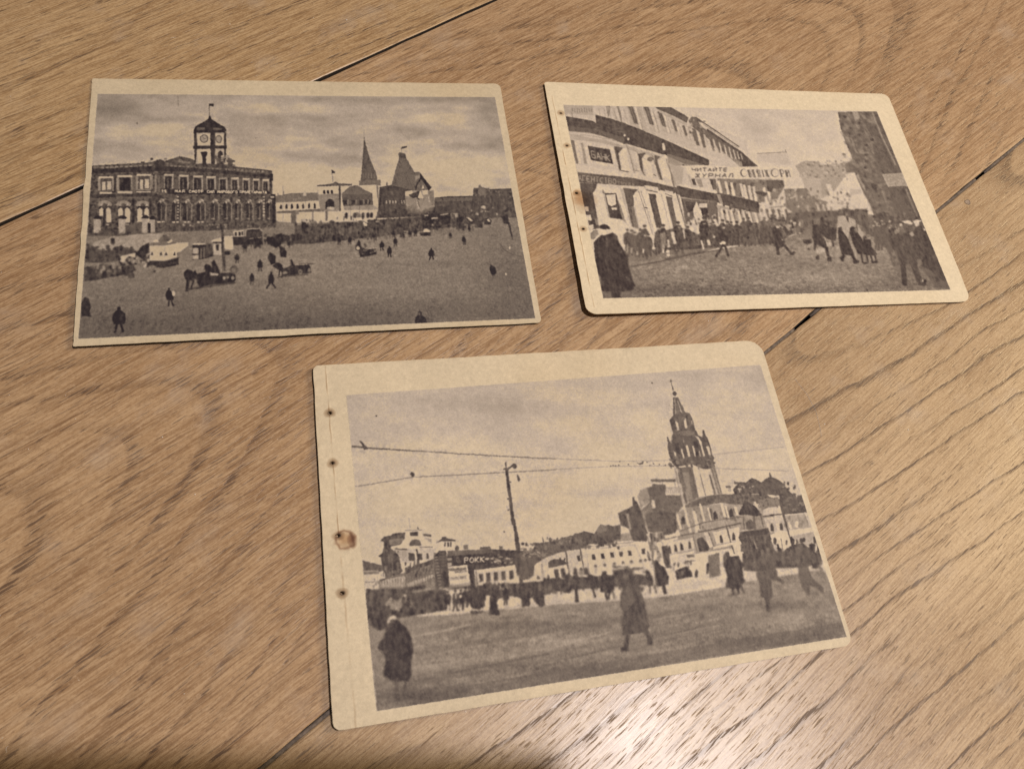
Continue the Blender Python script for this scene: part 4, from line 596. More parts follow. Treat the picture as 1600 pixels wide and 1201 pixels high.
def draw_bell_tower_square(c):
    R = c.rng
    H, W = c.g.shape; x0, y0, x1, y1 = c.box
    xx = np.clip((np.arange(W)-x0)/(x1-x0), 0, 1)[None, :]; yy = np.clip((np.arange(H)-y0)/(y1-y0), 0, 1)[:, None]
    c.g[:] = 172+10*np.clip(yy/.5, 0, 1)-5*np.exp(-xx/.08)-7*np.exp(-(1-xx)/.05)+0*yy
    c.g += smooth_noise(R, H, W, 18, 45)*2.6+smooth_noise(R, H, W, 7, 10)*1.6
    c.o(0, 0, 1)
    for d, cx, cy, rx, ry in [(-9, 680, 625, 80, 18), (-12, 780, 635, 50, 20), (-8, 900, 640, 80, 16), (-8, 860, 690, 30, 20), (7, 960, 640, 60, 20), (6, 700, 700, 60, 20), (-8, 820, 785, 40, 10), (-7, 920, 770, 60, 6), (6, 880, 830, 70, 12), (-6, 980, 600, 60, 8), (6, 1120, 640, 50, 30), (8, 640, 800, 50, 30), (-6, 740, 780, 20, 12), (-6, 1090, 585, 100, 6)]:
        c.blob(d, cx, cy, rx, ry)
    for x, y in [(588, 649.5), (788, 830), (1019, 598)]: c.e(70, x, y, 1.2, 1.2)
    c.scatter(60, 560, 620, 1180, 830, .9, 1.6, 120, 150, a=.6)
    # wires
    c.o(470, 520, 4)
    c.l(96, 12, 318, 708, 400, 716, a=.9); c.l(96, 8, 400, 718, 700, 735); c.l(112, 6, 700, 735, 1100, 760, 1600, 785); c.p(84, 365, 672, 375, 672, 410, 710, 418, 728, 395, 730, 380, 700); c.l(118, 5, 340, 960, 700, 900, 1270, 870, 1600, 852); c.e(86, 700, 884, 12, 14); c.p(86, 680, 880, 695, 868, 712, 880, 700, 895)
    c.o(860, 520, 4); c.l(134, 4, 0, 782, 400, 800, 740, 796, a=.8); c.l(134, 4, 0, 852, 370, 832, 740, 828, a=.8); c.l(142, 4, 1010, 760, 1460, 712, a=.8); c.l(138, 4, 1020, 845, 1490, 862, a=.8)
    for x, y in [(378, 830), (393, 826), (408, 828), (428, 825), (488, 820), (605, 806), (622, 826), (645, 816), (682, 820), (720, 826), (755, 830), (435, 800)]: c.e(96, x, y, 5, 4)
    c.p(92, 540, 808, 565, 812, 585, 795, 578, 820, 555, 818)
    # ground
    c.o(480, 760, 4)
    c.p(130, 350, 820, 900, 800, 1600, 720, 2300, 600, 3200, 480, 3500, 940, 3400, 960, 440, 1420, 380, 900); c.p(172, 1240, 700, 1480, 650, 1700, 640, 2300, 590, 3100, 430, 3200, 520, 2900, 570, 2300, 660, 1500, 740, 1240, 770); c.p(176, 2220, 560, 2620, 530, 2640, 620, 2200, 690, 1600, 735, 1500, 700)
    c.o(0, 0, 1)
    for d, cx, cy, rx, ry in [(-30, 660, 1085, 90, 22), (-26, 900, 1045, 160, 16), (-22, 1180, 1000, 130, 14), (-14, 760, 975, 100, 16), (-12, 930, 975, 120, 14), (12, 690, 1040, 40, 7), (12, 800, 1030, 60, 6), (10, 900, 1000, 70, 6), (14, 1240, 970, 22, 14), (8, 860, 960, 60, 5), (-10, 1060, 960, 70, 10), (-14, 1280, 985, 30, 22), (10, 720, 965, 60, 10), (-8, 600, 1000, 20, 30), (-20, 1210, 945, 60, 8)]:
        c.blob(d, cx, cy, rx, ry)
    c.tex(4.5, 1.5, 1.9, 570, 960, 900, 950, 1300, 880, 1325, 995, 588, 1112); c.tex(4, 9, 3, 570, 960, 1300, 880, 1325, 995, 588, 1112)
    c.l(100, 16, 640, 1064, 900, 1018, 1200, 962, a=.30); c.l(94, 20, 640, 1096, 1000, 1034, 1325, 980, a=.40); c.l(104, 9, 650, 1018, 900, 978, 1130, 945, a=.28); c.l(146, 8, 645, 1046, 800, 1020, 930, 996, a=.30); c.l(140, 6, 960, 1010, 1120, 980, 1300, 950, a=.28); c.l(142, 5, 650, 978, 840, 950, 1020, 925, a=.3); c.l(160, 2.2, 642, 995, 700, 983, 735, 975, a=.8); c.l(150, 1.6, 640, 1044, 690, 1037, 740, 1028, a=.5); c.l(156, 1.2, 1020, 968, 1090, 955, a=.7); c.l(150, 1.4, 880, 938, 700, 960, a=.6); c.l(148, 2, 870, 1010, 960, 985, a=.5); c.l(150, 1.5, 1000, 1000, 1130, 975, a=.4); c.l(96, 3, 700, 1052, 860, 1020, a=.5); c.l(96, 3, 880, 1030, 1090, 980, a=.4)
    # left block
    c.o(560, 810)
    c.p(104, 48, 520, 180, 550, 250, 570, 290, 580, 300, 660, 60, 670); c.p(150, 60, 650, 250, 650, 250, 670, 64, 690); c.p(176, 65, 690, 360, 660, 380, 750, 300, 870, 85, 880); c.l(96, 6, 75, 795, 260, 785); c.scatter(8, 180, 700, 360, 860, 20, 40, 120, 160); c.p(88, 64, 665, 260, 665, 258, 690, 66, 700, a=.6)
    c.p(84, 275, 275, 330, 220, 405, 210, 440, 180, 585, 170, 590, 280, 500, 340, 400, 360, 520, 480, 560, 640, 480, 740, 360, 740, 300, 640, 280, 480, 250, 475, 255, 460, 290, 440, 310, 400, 320, 290); c.tex(9, 2, 3, 290, 220, 590, 170, 560, 640, 360, 740); c.scatter(40, 300, 400, 530, 740, 24, 60, 70, 120); c.p(140, 380, 260, 560, 240, 560, 280, 480, 330, 390, 330, a=.6); c.l(130, 12, 420, 440, 430, 720, a=.5); c.l(126, 12, 380, 450, 390, 720, a=.4)
    c.p(184, 590, 150, 640, 140, 760, 140, 800, 150, 815, 220, 920, 310, 970, 370, 410, 370, 410, 345, 520, 330, 575, 250); c.p(82, 640, 170, 745, 160, 745, 215, 650, 215); c.p(92, 640, 340, 640, 300, 665, 262, 710, 250, 755, 262, 780, 305, 780, 335); c.p(84, 735, 130, 745, 90, 758, 130); c.l(120, 5, 630, -10, 650, 140, a=.8); c.p(104, 800, 185, 910, 195, 910, 230, 820, 215); c.p(140, 830, 235, 915, 250, 918, 300, 880, 280, a=.8); c.l(96, 7, 580, 145, 800, 140)
    c.p(168, 500, 375, 960, 365, 970, 460, 880, 540, 700, 590, 600, 660, 540, 640, 500, 430); c.p(184, 525, 550, 880, 520, 880, 540, 700, 580, 600, 660, 560, 640); c.l(100, 16, 460, 376, 610, 382); c.p(140, 500, 400, 610, 400, 610, 530, 540, 530, a=.5); c.r(84, 625, 430, 705, 520); c.r(84, 745, 435, 800, 515); c.r(84, 850, 430, 880, 500); c.p(80, 715, 380, 735, 375, 770, 590, 735, 590); c.p(180, 706, 400, 720, 400, 735, 500, 715, 520); c.l(84, 8, 760, 355, 930, 350)
    c.p(180, 960, 305, 1040, 270, 1215, 275, 1225, 390, 1100, 400, 980, 440); c.p(92, 965, 300, 1040, 250, 1045, 225, 1095, 225, 1100, 240, 1215, 262, 1215, 280, 1040, 280); c.rs(72, (1075, 290, 1094, 345), (1112, 290, 1132, 345), (1145, 290, 1163, 345)); c.e(88, 1235, 370, 26, 32); c.r(132, 1315, 328, 1368, 380); c.p(120, 940, 420, 1000, 430, 1000, 470, 940, 470)
    # receding wall with fence
    c.p(116, 560, 680, 700, 590, 940, 500, 1000, 470, 1000, 900, 560, 920, 250, 880, 260, 760); c.p(84, 590, 650, 700, 580, 930, 510, 930, 560, 740, 620, 590, 690); c.scatter(40, 580, 560, 940, 720, 22, 70, 80, 120, lean=-.1); c.p(164, 500, 720, 580, 700, 580, 850, 270, 860, 280, 780, a=.8); c.p(164, 600, 810, 940, 690, 950, 720, 800, 790, 620, 850, a=.8); c.l(88, 10, 270, 770, 480, 720, 940, 690, a=.6)
    for x in range(290, 950, 34): c.l(90, 7, x, 760-(x-290)*.1, x+6, 860, a=.75)
    c.p(80, 560, 870, 800, 830, 850, 830, 830, 880, 640, 900); c.p(140, 840, 780, 940, 740, 950, 880, 840, 890, a=.6); c.scatter(16, 840, 760, 940, 880, 12, 70, 90, 130)
    c.p(88, 940, 470, 1010, 400, 1090, 395, 1110, 480, 1130, 860, 970, 900)
    for k in range(11): c.l(158, 9, 945+k*6, 480+k*38, 990+k*6, 476+k*38, a=.85); c.l(128, 7, 1005+k*4, 430+k*40, 1080+k*4, 424+k*40, a=.5)
    c.p(74, 1050, 660, 1120, 650, 1135, 850, 1060, 860)
    # sign-covered shop
    c.p(82, 1110, 400, 1500, 385, 1700, 380, 2100, 400, 2300, 410, 2330, 600, 1500, 860, 1110, 880); c.p(108, 1110, 400, 1240, 395, 1500, 385, 1700, 375, 1700, 420, 1120, 470, a=.7); c.p(68, 1170, 460, 1560, 440, 1640, 440, 1640, 560, 1180, 580); c.r(150, 1110, 490, 1165, 520, a=.8); c.p(158, 1110, 550, 1165, 545, 1168, 585, 1115, 600, a=.8)
    c.text('РОКК', 1328, 552, 66, -4, 0, -66, 186, 13, fill=.72); c.e(150, 1240, 515, 22, 34, a=.5); c.e(70, 1242, 515, 13, 24); c.r(70, 1225, 500, 1265, 512); c.scatter(14, 1680, 440, 1950, 560, 34, 14, 110, 150)
    c.p(186, 1120, 600, 1360, 572, 1400, 820, 1140, 850); c.text('КРЫМ', 1130, 650, 34, -4, 0, -34, 110, 9); c.p(100, 1130, 630, 1350, 600, 1356, 660, 1210, 685, 1200, 650, 1135, 655, a=.85); c.text('СКИЕ', 1216, 672, 36, -3, 0, -26, 180, 5); c.text('ПУТЕВКЕ', 1150, 772, 31, -4, 0, -38, 112, 9, fill=.75); c.p(112, 1140, 830, 1180, 815, 1200, 830, 1380, 790, 1390, 812, 1145, 850, a=.85); c.scatter(10, 1150, 800, 1390, 840, 14, 12, 140, 180)
    c.p(76, 1370, 580, 1460, 560, 1470, 900, 1420, 900); c.l(170, 12, 1450, 640, 1475, 850); c.l(150, 10, 1000, 880, 1400, 830); c.l(130, 12, 1000, 905, 1300, 870, a=.8)
    c.o(700, 810)
    c.p(172, 345, 640, 840, 575, 870, 740, 380, 830); c.p(184, 360, 640, 835, 580, 838, 620, 365, 665); c.l(100, 8, 350, 615, 830, 565)
    for x in (385, 475, 570, 665, 765): c.p(84, x, 690-(x-385)*.11, x+50, 682-(x-385)*.11, x+58, 780-(x-385)*.1, x+10, 800-(x-385)*.1)
    c.l(184, 14, 370, 828, 860, 765); c.l(180, 14, 335, 640, 350, 830); c.scatter(12, 480, 470, 830, 560, 40, 24, 130, 168); c.r(118, 195, 325, 248, 385); c.p(100, 395, 380, 400, 350, 530, 345, 540, 385); c.r(112, 640, 340, 685, 380); c.l(96, 8, 760, 370, 765, 400)
    # street-lamp pole
    c.p(86, 805, -10, 835, -10, 905, 350, 960, 1100, 925, 1110, 850, 380); c.o(470, 520, 4); c.l(86, 20, 1285, 850, 1300, 960, 1330, 1200); c.l(86, 8, 1280, 805, 1284, 850); c.l(88, 10, 1265, 850, 1300, 845, 1335, 815); c.e(90, 1337, 830, 13, 16); c.p(88, 1352, 880, 1362, 885, 1372, 915, 1362, 930, 1355, 915); c.rs(96, (1275, 840, 1300, 858), (1300, 925, 1314, 935), (1288, 1030, 1300, 1040), (1292, 1100, 1306, 1110))
    c.o(700, 810)
    # middle houses and trees
    c.p(96, 900, 420, 1060, 390, 1100, 300, 1250, 290, 1380, 270, 1450, 230, 1600, 190, 1700, 150, 1850, 190, 1960, 200, 2000, 330, 1600, 480, 1300, 560, 1000, 760, 900, 760); c.p(92, 1178, 200, 1205, 290, 1185, 290); c.scatter(90, 920, 300, 1600, 520, 40, 40, 76, 128); c.scatter(30, 930, 410, 1250, 480, 24, 14, 120, 160)
    c.p(168, 1250, 470, 1480, 400, 1500, 760, 1250, 770, 1080, 740, 1100, 560); c.p(176, 1070, 720, 1080, 590, 1110, 545, 1160, 535, 1230, 590, 1260, 660, 1260, 750, 1110, 750); c.l(90, 7, 1175, 560, 1190, 750); c.p(180, 1200, 560, 1250, 600, 1250, 750, 1205, 750); c.p(84, 1110, 750, 1120, 700, 1160, 750); c.p(92, 1250, 540, 1320, 500, 1450, 510, 1500, 560, 1260, 610); c.p(184, 1260, 610, 1500, 590, 1530, 740, 1270, 750); c.p(80, 1325, 625, 1380, 622, 1395, 740, 1340, 745); c.p(80, 1405, 620, 1460, 615, 1480, 735, 1425, 740); c.rs(80, (1395, 480, 1410, 520), (1450, 490, 1465, 520)); c.p(176, 1470, 350, 1490, 335, 1500, 355, 1475, 365)
    # long white building
    c.o(850, 810)
    c.p(172, 280, 400, 450, 380, 470, 720, 330, 720); c.p(178, 460, 370, 530, 360, 570, 700, 500, 700); c.l(92, 16, 268, 380, 320, 710); c.l(92, 14, 455, 370, 510, 690); c.l(92, 12, 530, 380, 575, 690)
    c.p(184, 515, 320, 1130, 260, 1310, 280, 1385, 600, 1240, 640, 860, 640, 580, 700, 540, 480); c.p(178, 740, 270, 770, 240, 860, 230, 890, 280, 880, 300, 745, 310); c.l(112, 9, 520, 352, 1120, 290); c.l(130, 6, 530, 385, 1130, 325); c.l(96, 10, 515, 318, 1100, 262, a=.5); c.l(118, 5, 1135, 320, 1270, 620)
    for x, y in [(620, 475), (735, 465), (852, 452), (963, 440), (1070, 430), (1243, 408)]: c.p(82, x-24, y-32, x+18, y-36, x+28, y+30, x-16, y+34)
    c.p(84, 412, 460, 450, 455, 462, 525, 424, 530)
    for x, y in [(645, 590), (762, 578), (878, 562), (988, 550), (1095, 537), (1208, 525), (1270, 517), (1324, 510)]: c.e(104, x, y, 19, 22); c.e(150, x+2, y+14, 10, 10, a=.6)
    for x in (390, 465, 530): c.p(92, x-22, 700, x-24, 630, x, 596, x+24, 630, x+32, 700)
    c.p(176, 430, 640, 500, 640, 500, 720, 440, 720, a=.4); c.p(140, 630, 620, 660, 620, 680, 690, 640, 690, a=.7); c.p(140, 1310, 540, 1350, 540, 1385, 620, 1340, 620, a=.6); c.p(84, 860, 640, 1240, 600, 1260, 640, 1100, 690, 880, 760); c.l(176, 18, 1090, 650, 1240, 630); c.p(168, 1080, 650, 1250, 620, 1250, 660, 1110, 680)
    # trees and gabled house behind
    c.p(100, 0, 290, 110, 280, 240, 240, 290, 220, 370, 210, 380, 180, 415, 180, 420, 215, 490, 225, 510, 250, 620, 240, 640, 160, 680, 100, 710, 60, 760, 90, 810, 70, 860, 90, 960, 70, 960, 260, 760, 280, 520, 310, 280, 400, 0, 430); c.scatter(80, 20, 230, 950, 360, 40, 40, 76, 126); c.p(130, 660, 130, 710, 60, 800, 90, 780, 150, 660, 190, a=.7); c.r(84, 490, 225, 510, 270); c.p(80, 520, 240, 1100, 170, 1110, 262, 520, 320, a=.4)
    # dark tenement
    c.o(960, 730)
    c.p(92, 50, 570, 230, 480, 225, 370, 245, 360, 260, 410, 290, 430, 330, 540, 345, 600, 420, 820, 410, 920, 235, 920, 180, 760, 80, 720); c.p(136, 290, 360, 330, 280, 410, 245, 440, 380, 455, 420, 345, 500, 330, 540); c.p(118, 330, 540, 455, 420, 480, 560, 345, 610)
    c.p(100, 410, 250, 470, 235, 480, 200, 640, 212, 640, 340, 440, 380); c.p(104, 440, 380, 640, 340, 830, 350, 860, 480, 780, 580, 800, 760, 760, 820, 620, 850, 440, 800, 380, 610, 480, 560); c.p(90, 345, 610, 480, 560, 760, 560, 800, 760, 760, 820, 620, 850, 430, 800, a=.6); c.tex(5, 3, 3, 300, 350, 860, 480, 780, 800, 420, 800, 60, 570); c.r(108, 455, 145, 770, 180); c.l(110, 6, 600, 180, 605, 230); c.l(112, 7, 755, 180, 770, 260); c.l(112, 6, 640, 250, 800, 250)
    for x in range(645, 800, 24): c.l(108, 8, x, 255, x+16, 330)
    c.p(172, 460, 405, 500, 400, 518, 500, 475, 512); c.p(150, 145, 575, 175, 570, 200, 700, 215, 780, 190, 780, 170, 680, a=.8); c.p(168, 450, 810, 620, 800, 600, 860, 470, 830, a=.7); c.l(84, 7, 345, 605, 480, 562, 780, 570, a=.6); c.l(84, 7, 330, 545, 350, 610, 420, 820, a=.6); c.scatter(10, 560, 420, 780, 540, 26, 34, 86, 116)
    c.p(118, 410, 820, 620, 810, 640, 880, 520, 950, 480, 1200, 420, 900); c.scatter(40, 420, 820, 640, 1180, 30, 60, 74, 180); c.p(182, 415, 820, 440, 820, 460, 930, 440, 930)
    # bell tower shaft
    c.p(140, 740, 0, 1260, -10, 1350, 330, 1180, 350, 960, 440, 850, 460, 800, 250); c.p(100, 800, 0, 980, -10, 1050, 380, 900, 440, 840, 180, a=.8); c.p(150, 850, 60, 930, 60, 980, 400, 920, 400, a=.5)
    c.p(178, 975, -10, 1160, 0, 1240, 340, 1060, 370); c.l(112, 9, 1050, 0, 1140, 350); c.l(106, 14, 1165, 0, 1260, 340); c.l(112, 10, 1210, 0, 1310, 330); c.l(176, 10, 1190, 20, 1285, 330); c.l(176, 9, 780, 30, 870, 470); c.l(92, 12, 800, 60, 900, 460); c.l(176, 12, 830, 200, 860, 330); c.l(92, 9, 965, 60, 1050, 380); c.l(170, 8, 890, 300, 930, 450); c.l(96, 8, 1240, 0, 1345, 330, a=.8)
    # nave: roof, arcades
    c.p(104, 880, 480, 960, 430, 1180, 350, 1330, 335, 1600, 330, 1900, 340, 2060, 420, 1600, 480, 1320, 440, 1100, 480, 900, 520); c.tex(6, 2, 3, 880, 480, 1330, 335, 1900, 340, 2000, 420, 900, 520)
    c.p(142, 770, 570, 900, 500, 1330, 450, 1700, 470, 2000, 500, 2000, 900, 1500, 1000, 1000, 1080, 680, 1120, 650, 960, 800, 880); c.scatter(50, 800, 480, 1550, 760, 30, 60, 96, 140, lean=.2, a=.7)
    for x, y, w_, l_ in [(770, 580, 24, 190), (865, 510, 26, 300), (970, 540, 38, 240), (1055, 450, 26, 220), (1160, 500, 18, 160), (1325, 450, 30, 170), (1380, 480, 22, 150), (1500, 490, 26, 110)]: c.p(188, x, y, x+w_, y, x+w_+l_*.26, y+l_, x+l_*.26, y+l_)
    for x, y in [(1260, 590), (1460, 560), (860, 650)]: c.p(78, x-22, y+60, x-24, y-20, x, y-50, x+18, y-20, x+34, y+50)
    c.l(90, 12, 800, 800, 1100, 690, 1400, 640, 1620, 610, a=.8); c.p(150, 1110, 690, 1400, 640, 1420, 720, 1120, 770, a=.7); c.l(92, 14, 620, 900, 830, 850, 1200, 780, 1600, 690); c.p(182, 770, 790, 800, 770, 830, 850, 780, 860); c.p(186, 1000, 740, 1030, 735, 1050, 810, 1010, 820)
    c.p(178, 650, 930, 980, 880, 1000, 1010, 700, 1080); c.p(172, 1120, 820, 1180, 800, 1230, 980, 1190, 1000); c.p(178, 1230, 810, 1400, 770, 1450, 930, 1280, 960); c.p(178, 1420, 770, 1560, 740, 1560, 920, 1470, 930)
    for x, y in [(690, 1025), (765, 1005), (840, 985), (940, 965), (1335, 890), (1490, 860)]: c.p(80, x-14, y+50, x-18, y-30, x-4, y-54, x+14, y-20, x+26, y+44)
    c.p(82, 1030, 900, 1060, 880, 1100, 870, 1150, 930, 1190, 1000, 1170, 1040, 1060, 1050); c.l(100, 10, 980, 860, 1040, 1050); c.l(100, 8, 1170, 800, 1250, 1000); c.l(96, 14, 1400, 740, 1500, 1080)
    c.p(190, 1235, 990, 1470, 935, 1480, 965, 1240, 1020); c.p(190, 1470, 940, 1600, 910, 1600, 945, 1480, 970); c.p(190, 690, 1100, 1000, 1040, 1010, 1065, 700, 1120); c.p(190, 1005, 1085, 1310, 1040, 1310, 1065, 1020, 1110); c.p(176, 690, 1130, 900, 1090, 920, 1200, 700, 1260); c.r(90, 905, 1090, 1000, 1122); c.p(186, 900, 1130, 1160, 1100, 1170, 1300, 1000, 1360, 900, 1200); c.p(112, 1170, 1100, 1310, 1060, 1330, 1350, 1190, 1380); c.p(180, 1320, 1080, 1380, 1020, 1450, 1050, 1480, 1110, 1400, 1130, 1360, 1100, 1360, 1350, 1330, 1350); c.p(96, 1360, 1120, 1380, 1060, 1420, 1060, 1440, 1120, 1440, 1200, 1360, 1200); c.p(180, 1480, 960, 1620, 940, 1620, 1150, 1530, 1120)
    c.p(86, 590, 990, 660, 970, 700, 1180, 690, 1260, 630, 1250); c.p(170, 700, 1240, 760, 1230, 780, 1380, 720, 1400, a=.8); c.p(74, 760, 1290, 900, 1230, 960, 1290, 980, 1360, 780, 1400); c.scatter(14, 700, 1170, 960, 1340, 20, 60, 64, 110); c.p(74, 1010, 1300, 1030, 1260, 1050, 1310, 1040, 1370, 1005, 1370); c.l(180, 20, 900, 1150, 1020, 1130); c.l(90, 12, 890, 1175, 1010, 1160)
    # upper bell tower
    c.o(1010, 590)
    c.l(92, 7, 302, 10, 335, 170); c.l(92, 7, 292, 48, 325, 36); c.l(92, 12, 322, 100, 338, 150); c.p(84, 322, 190, 350, 165, 380, 190, 372, 222, 350, 225, 330, 210); c.p(102, 340, 240, 390, 238, 490, 430, 540, 440, 590, 540, 610, 650, 620, 720, 340, 720, 300, 560, 290, 530, 320, 480, 335, 470); c.l(170, 7, 356, 250, 368, 450); c.l(172, 8, 392, 290, 445, 440); c.p(84, 340, 250, 352, 250, 355, 470, 335, 470, a=.7); c.p(120, 380, 290, 420, 440, 380, 460, 368, 300, a=.6)
    c.p(178, 360, 540, 395, 560, 412, 650, 388, 655); c.p(182, 468, 520, 490, 500, 514, 625, 485, 630); c.p(150, 560, 530, 580, 535, 580, 580, 560, 570); c.p(88, 290, 530, 340, 500, 360, 560, 370, 640, 330, 660); c.scatter(14, 320, 470, 600, 640, 30, 40, 84, 120, lean=.2)
    c.p(96, 260, 860, 300, 800, 330, 700, 400, 660, 540, 640, 620, 650, 650, 720, 700, 740, 710, 700, 760, 740, 800, 850, 835, 1020, 860, 1110, 740, 1150, 560, 1080, 360, 1110, 310, 1040); c.p(96, 255, 735, 272, 740, 300, 810, 270, 850); c.p(96, 700, 650, 718, 650, 735, 720, 700, 730); c.p(176, 300, 810, 335, 690, 325, 760, 312, 820, a=.4)
    c.p(178, 460, 740, 475, 800, 468, 820); c.p(182, 490, 845, 518, 840, 552, 985, 525, 985); c.p(180, 572, 850, 590, 850, 620, 980, 605, 985); c.p(178, 430, 890, 448, 880, 480, 1000, 465, 1010); c.p(176, 600, 715, 650, 740, 690, 800, 700, 860, 735, 975, 715, 985, 680, 860, 650, 780); c.p(170, 345, 920, 365, 930, 378, 990, 360, 985); c.p(176, 745, 860, 780, 850, 810, 960, 785, 970); c.p(170, 655, 900, 668, 920, 680, 985, 668, 985); c.p(74, 360, 820, 400, 810, 410, 870, 420, 960, 380, 940); c.p(76, 590, 800, 640, 770, 660, 860, 655, 980, 630, 960); c.e(124, 500, 690, 110, 30, a=.6); c.scatter(40, 300, 980, 840, 1110, 40, 40, 80, 124, lean=.2); c.rs(86, (300, 1092, 345, 1112), (835, 1055, 860, 1075)); c.p(180, 575, 1080, 640, 1110, 640, 1200, 590, 1200); c.p(176, 640, 1140, 790, 1140, 800, 1210, 650, 1200); c.p(176, 375, 1140, 388, 1140, 400, 1210, 388, 1210)
    # right wing, trees, gate tower
    c.o(1110, 730)
    c.p(92, 280, 280, 330, 220, 350, 180, 410, 180, 440, 190, 520, 130, 570, 150, 640, 190, 690, 140, 735, 120, 735, 60, 745, 60, 765, 120, 850, 150, 895, 190, 900, 250, 960, 260, 1000, 310, 1060, 350, 1080, 370, 1145, 355, 1210, 560, 900, 580, 860, 350, 600, 330, 300, 330); c.scatter(60, 300, 170, 1100, 420, 40, 40, 74, 108); c.scatter(9, 350, 210, 540, 310, 20, 22, 150, 172); c.scatter(26, 900, 330, 1170, 540, 40, 30, 100, 128); c.p(150, 215, 300, 225, 250, 260, 250, 265, 300); c.p(110, 185, 235, 240, 222, 268, 250, 200, 258)
    c.p(122, 590, 410, 850, 370, 870, 480, 640, 530); c.scatter(30, 600, 390, 860, 510, 30, 26, 92, 130); c.p(170, 660, 530, 720, 500, 830, 490, 860, 570, 660, 600); c.p(180, 540, 430, 570, 425, 600, 520, 575, 515); c.p(184, 835, 500, 860, 500, 880, 560, 850, 570); c.l(84, 14, 650, 615, 860, 585, 1200, 555); c.p(164, 660, 640, 900, 600, 960, 790, 720, 810); c.p(186, 700, 640, 780, 615, 780, 630, 700, 655); c.p(176, 800, 620, 860, 610, 870, 800, 840, 800)
    for x, y in [(770, 745), (885, 730)]: c.p(82, x-14, y+50, x-20, y-25, x, y-45, x+20, y-10, x+28, y+50)
    c.p(150, 920, 600, 1180, 580, 1240, 750, 980, 780); c.scatter(20, 930, 600, 1220, 740, 30, 40, 110, 150, a=.7); c.p(184, 960, 680, 990, 680, 1020, 760, 1000, 775); c.e(186, 1080, 710, 24, 42); c.p(190, 740, 840, 960, 810, 970, 835, 760, 880); c.p(192, 1005, 790, 1270, 755, 1290, 795, 1020, 840); c.p(188, 770, 880, 880, 870, 960, 860, 960, 960, 850, 1090, 780, 960); c.p(150, 1020, 860, 1290, 800, 1380, 1000, 1100, 960, a=.9); c.l(90, 8, 880, 880, 910, 1050)
    c.p(92, 870, 380, 930, 600, 1000, 880, 1040, 940, 1010, 950, 900, 600, 850, 400); c.p(134, 385, 600, 640, 585, 670, 650, 715, 745, 560, 775, 370, 790, 398, 650); c.p(74, 345, 592, 430, 405, 470, 430, 560, 480, 645, 592, 560, 612, 470, 590); c.l(150, 9, 470, 600, 490, 770, a=.6); c.l(96, 16, 410, 610, 425, 780, a=.8); c.l(92, 26, 540, 600, 560, 770, a=.8); c.l(94, 16, 630, 600, 665, 750, a=.8); c.p(88, 440, 690, 500, 640, 545, 700, 550, 770, 450, 780, a=.8); c.l(168, 10, 368, 795, 470, 776, a=.8); c.l(112, 8, 360, 812, 720, 752, a=.8)
    c.p(80, 352, 880, 372, 812, 450, 795, 600, 780, 722, 752, 752, 860, 770, 1000, 820, 1100, 440, 1120, 440, 1060, 395, 950); c.l(112, 7, 372, 880, 750, 838, a=.6); c.l(110, 7, 400, 960, 765, 920, a=.5); c.l(148, 12, 545, 905, 580, 1010, a=.7); c.l(120, 10, 450, 830, 480, 1040, a=.4); c.l(116, 9, 650, 790, 690, 1000, a=.4); c.scatter(26, 400, 820, 740, 1060, 20, 36, 74, 110)
    c.p(92, 400, 1110, 440, 1040, 620, 1060, 860, 1090, 1000, 980, 1150, 940, 1250, 1020, 1380, 1100, 1400, 1200, 400, 1250); c.crowd([420, 1230, 800, 1220, 1150, 1190, 1390, 1190], 22, 200, 70, 98); c.p(78, 830, 960, 850, 950, 870, 1020, 850, 1090); c.scatter(60, 400, 880, 1380, 1180, 40, 90, 72, 106); c.l(160, 12, 545, 920, 580, 1020, a=.6); c.p(160, 780, 960, 820, 960, 850, 1090, 800, 1040); c.p(78, 1230, 960, 1260, 955, 1330, 1100, 1380, 1180, 1300, 1160); c.p(76, 1330, 1000, 1350, 980, 1390, 1120, 1370, 1130)
    # people, right
    c.o(1100, 850)
    c.p(92, 500, 130, 700, 100, 1100, 100, 1300, 60, 1480, 200, 1470, 240, 1200, 290, 900, 300, 660, 340, 500, 330); c.scatter(50, 500, 80, 1450, 280, 50, 90, 78, 112)
    c.p(74, 230, 240, 270, 220, 320, 150, 430, 140, 480, 240, 490, 400, 520, 460, 470, 500, 480, 540, 360, 560, 270, 530, 290, 400, 260, 300); c.l(76, 26, 365, 550, 368, 630); c.l(76, 22, 420, 540, 440, 610); c.l(76, 20, 470, 540, 500, 600); c.l(90, 20, 300, 640, 520, 610, a=.5); c.p(84, 270, 100, 310, 90, 330, 160, 290, 190); c.p(74, 30, 240, 60, 230, 60, 360, 30, 370); c.p(80, 480, 110, 520, 110, 520, 250, 480, 240)
    c.p(88, 650, 370, 700, 310, 760, 220, 840, 240, 920, 340, 920, 400, 1000, 460, 990, 490, 900, 450, 840, 440, 860, 640, 830, 700, 990, 740, 980, 760, 860, 700, 820, 720, 840, 840, 780, 850, 770, 700, 710, 650, 690, 480, 660, 420, a=.9); c.p(94, 1170, 280, 1200, 200, 1290, 240, 1350, 420, 1500, 540, 1490, 620, 1400, 540, 1330, 520, 1320, 640, 1290, 640, 1230, 540, 1190, 420, a=.85); c.e(160, 740, 685, 14, 22, a=.7); c.l(110, 8, 1370, 385, 1510, 352, a=.7); c.l(110, 14, 870, 540, 1180, 450, a=.5); c.blob(-10, 850, 780, 120, 40); c.blob(-10, 1420, 620, 120, 50)
    # people, centre
    c.o(850, 810)
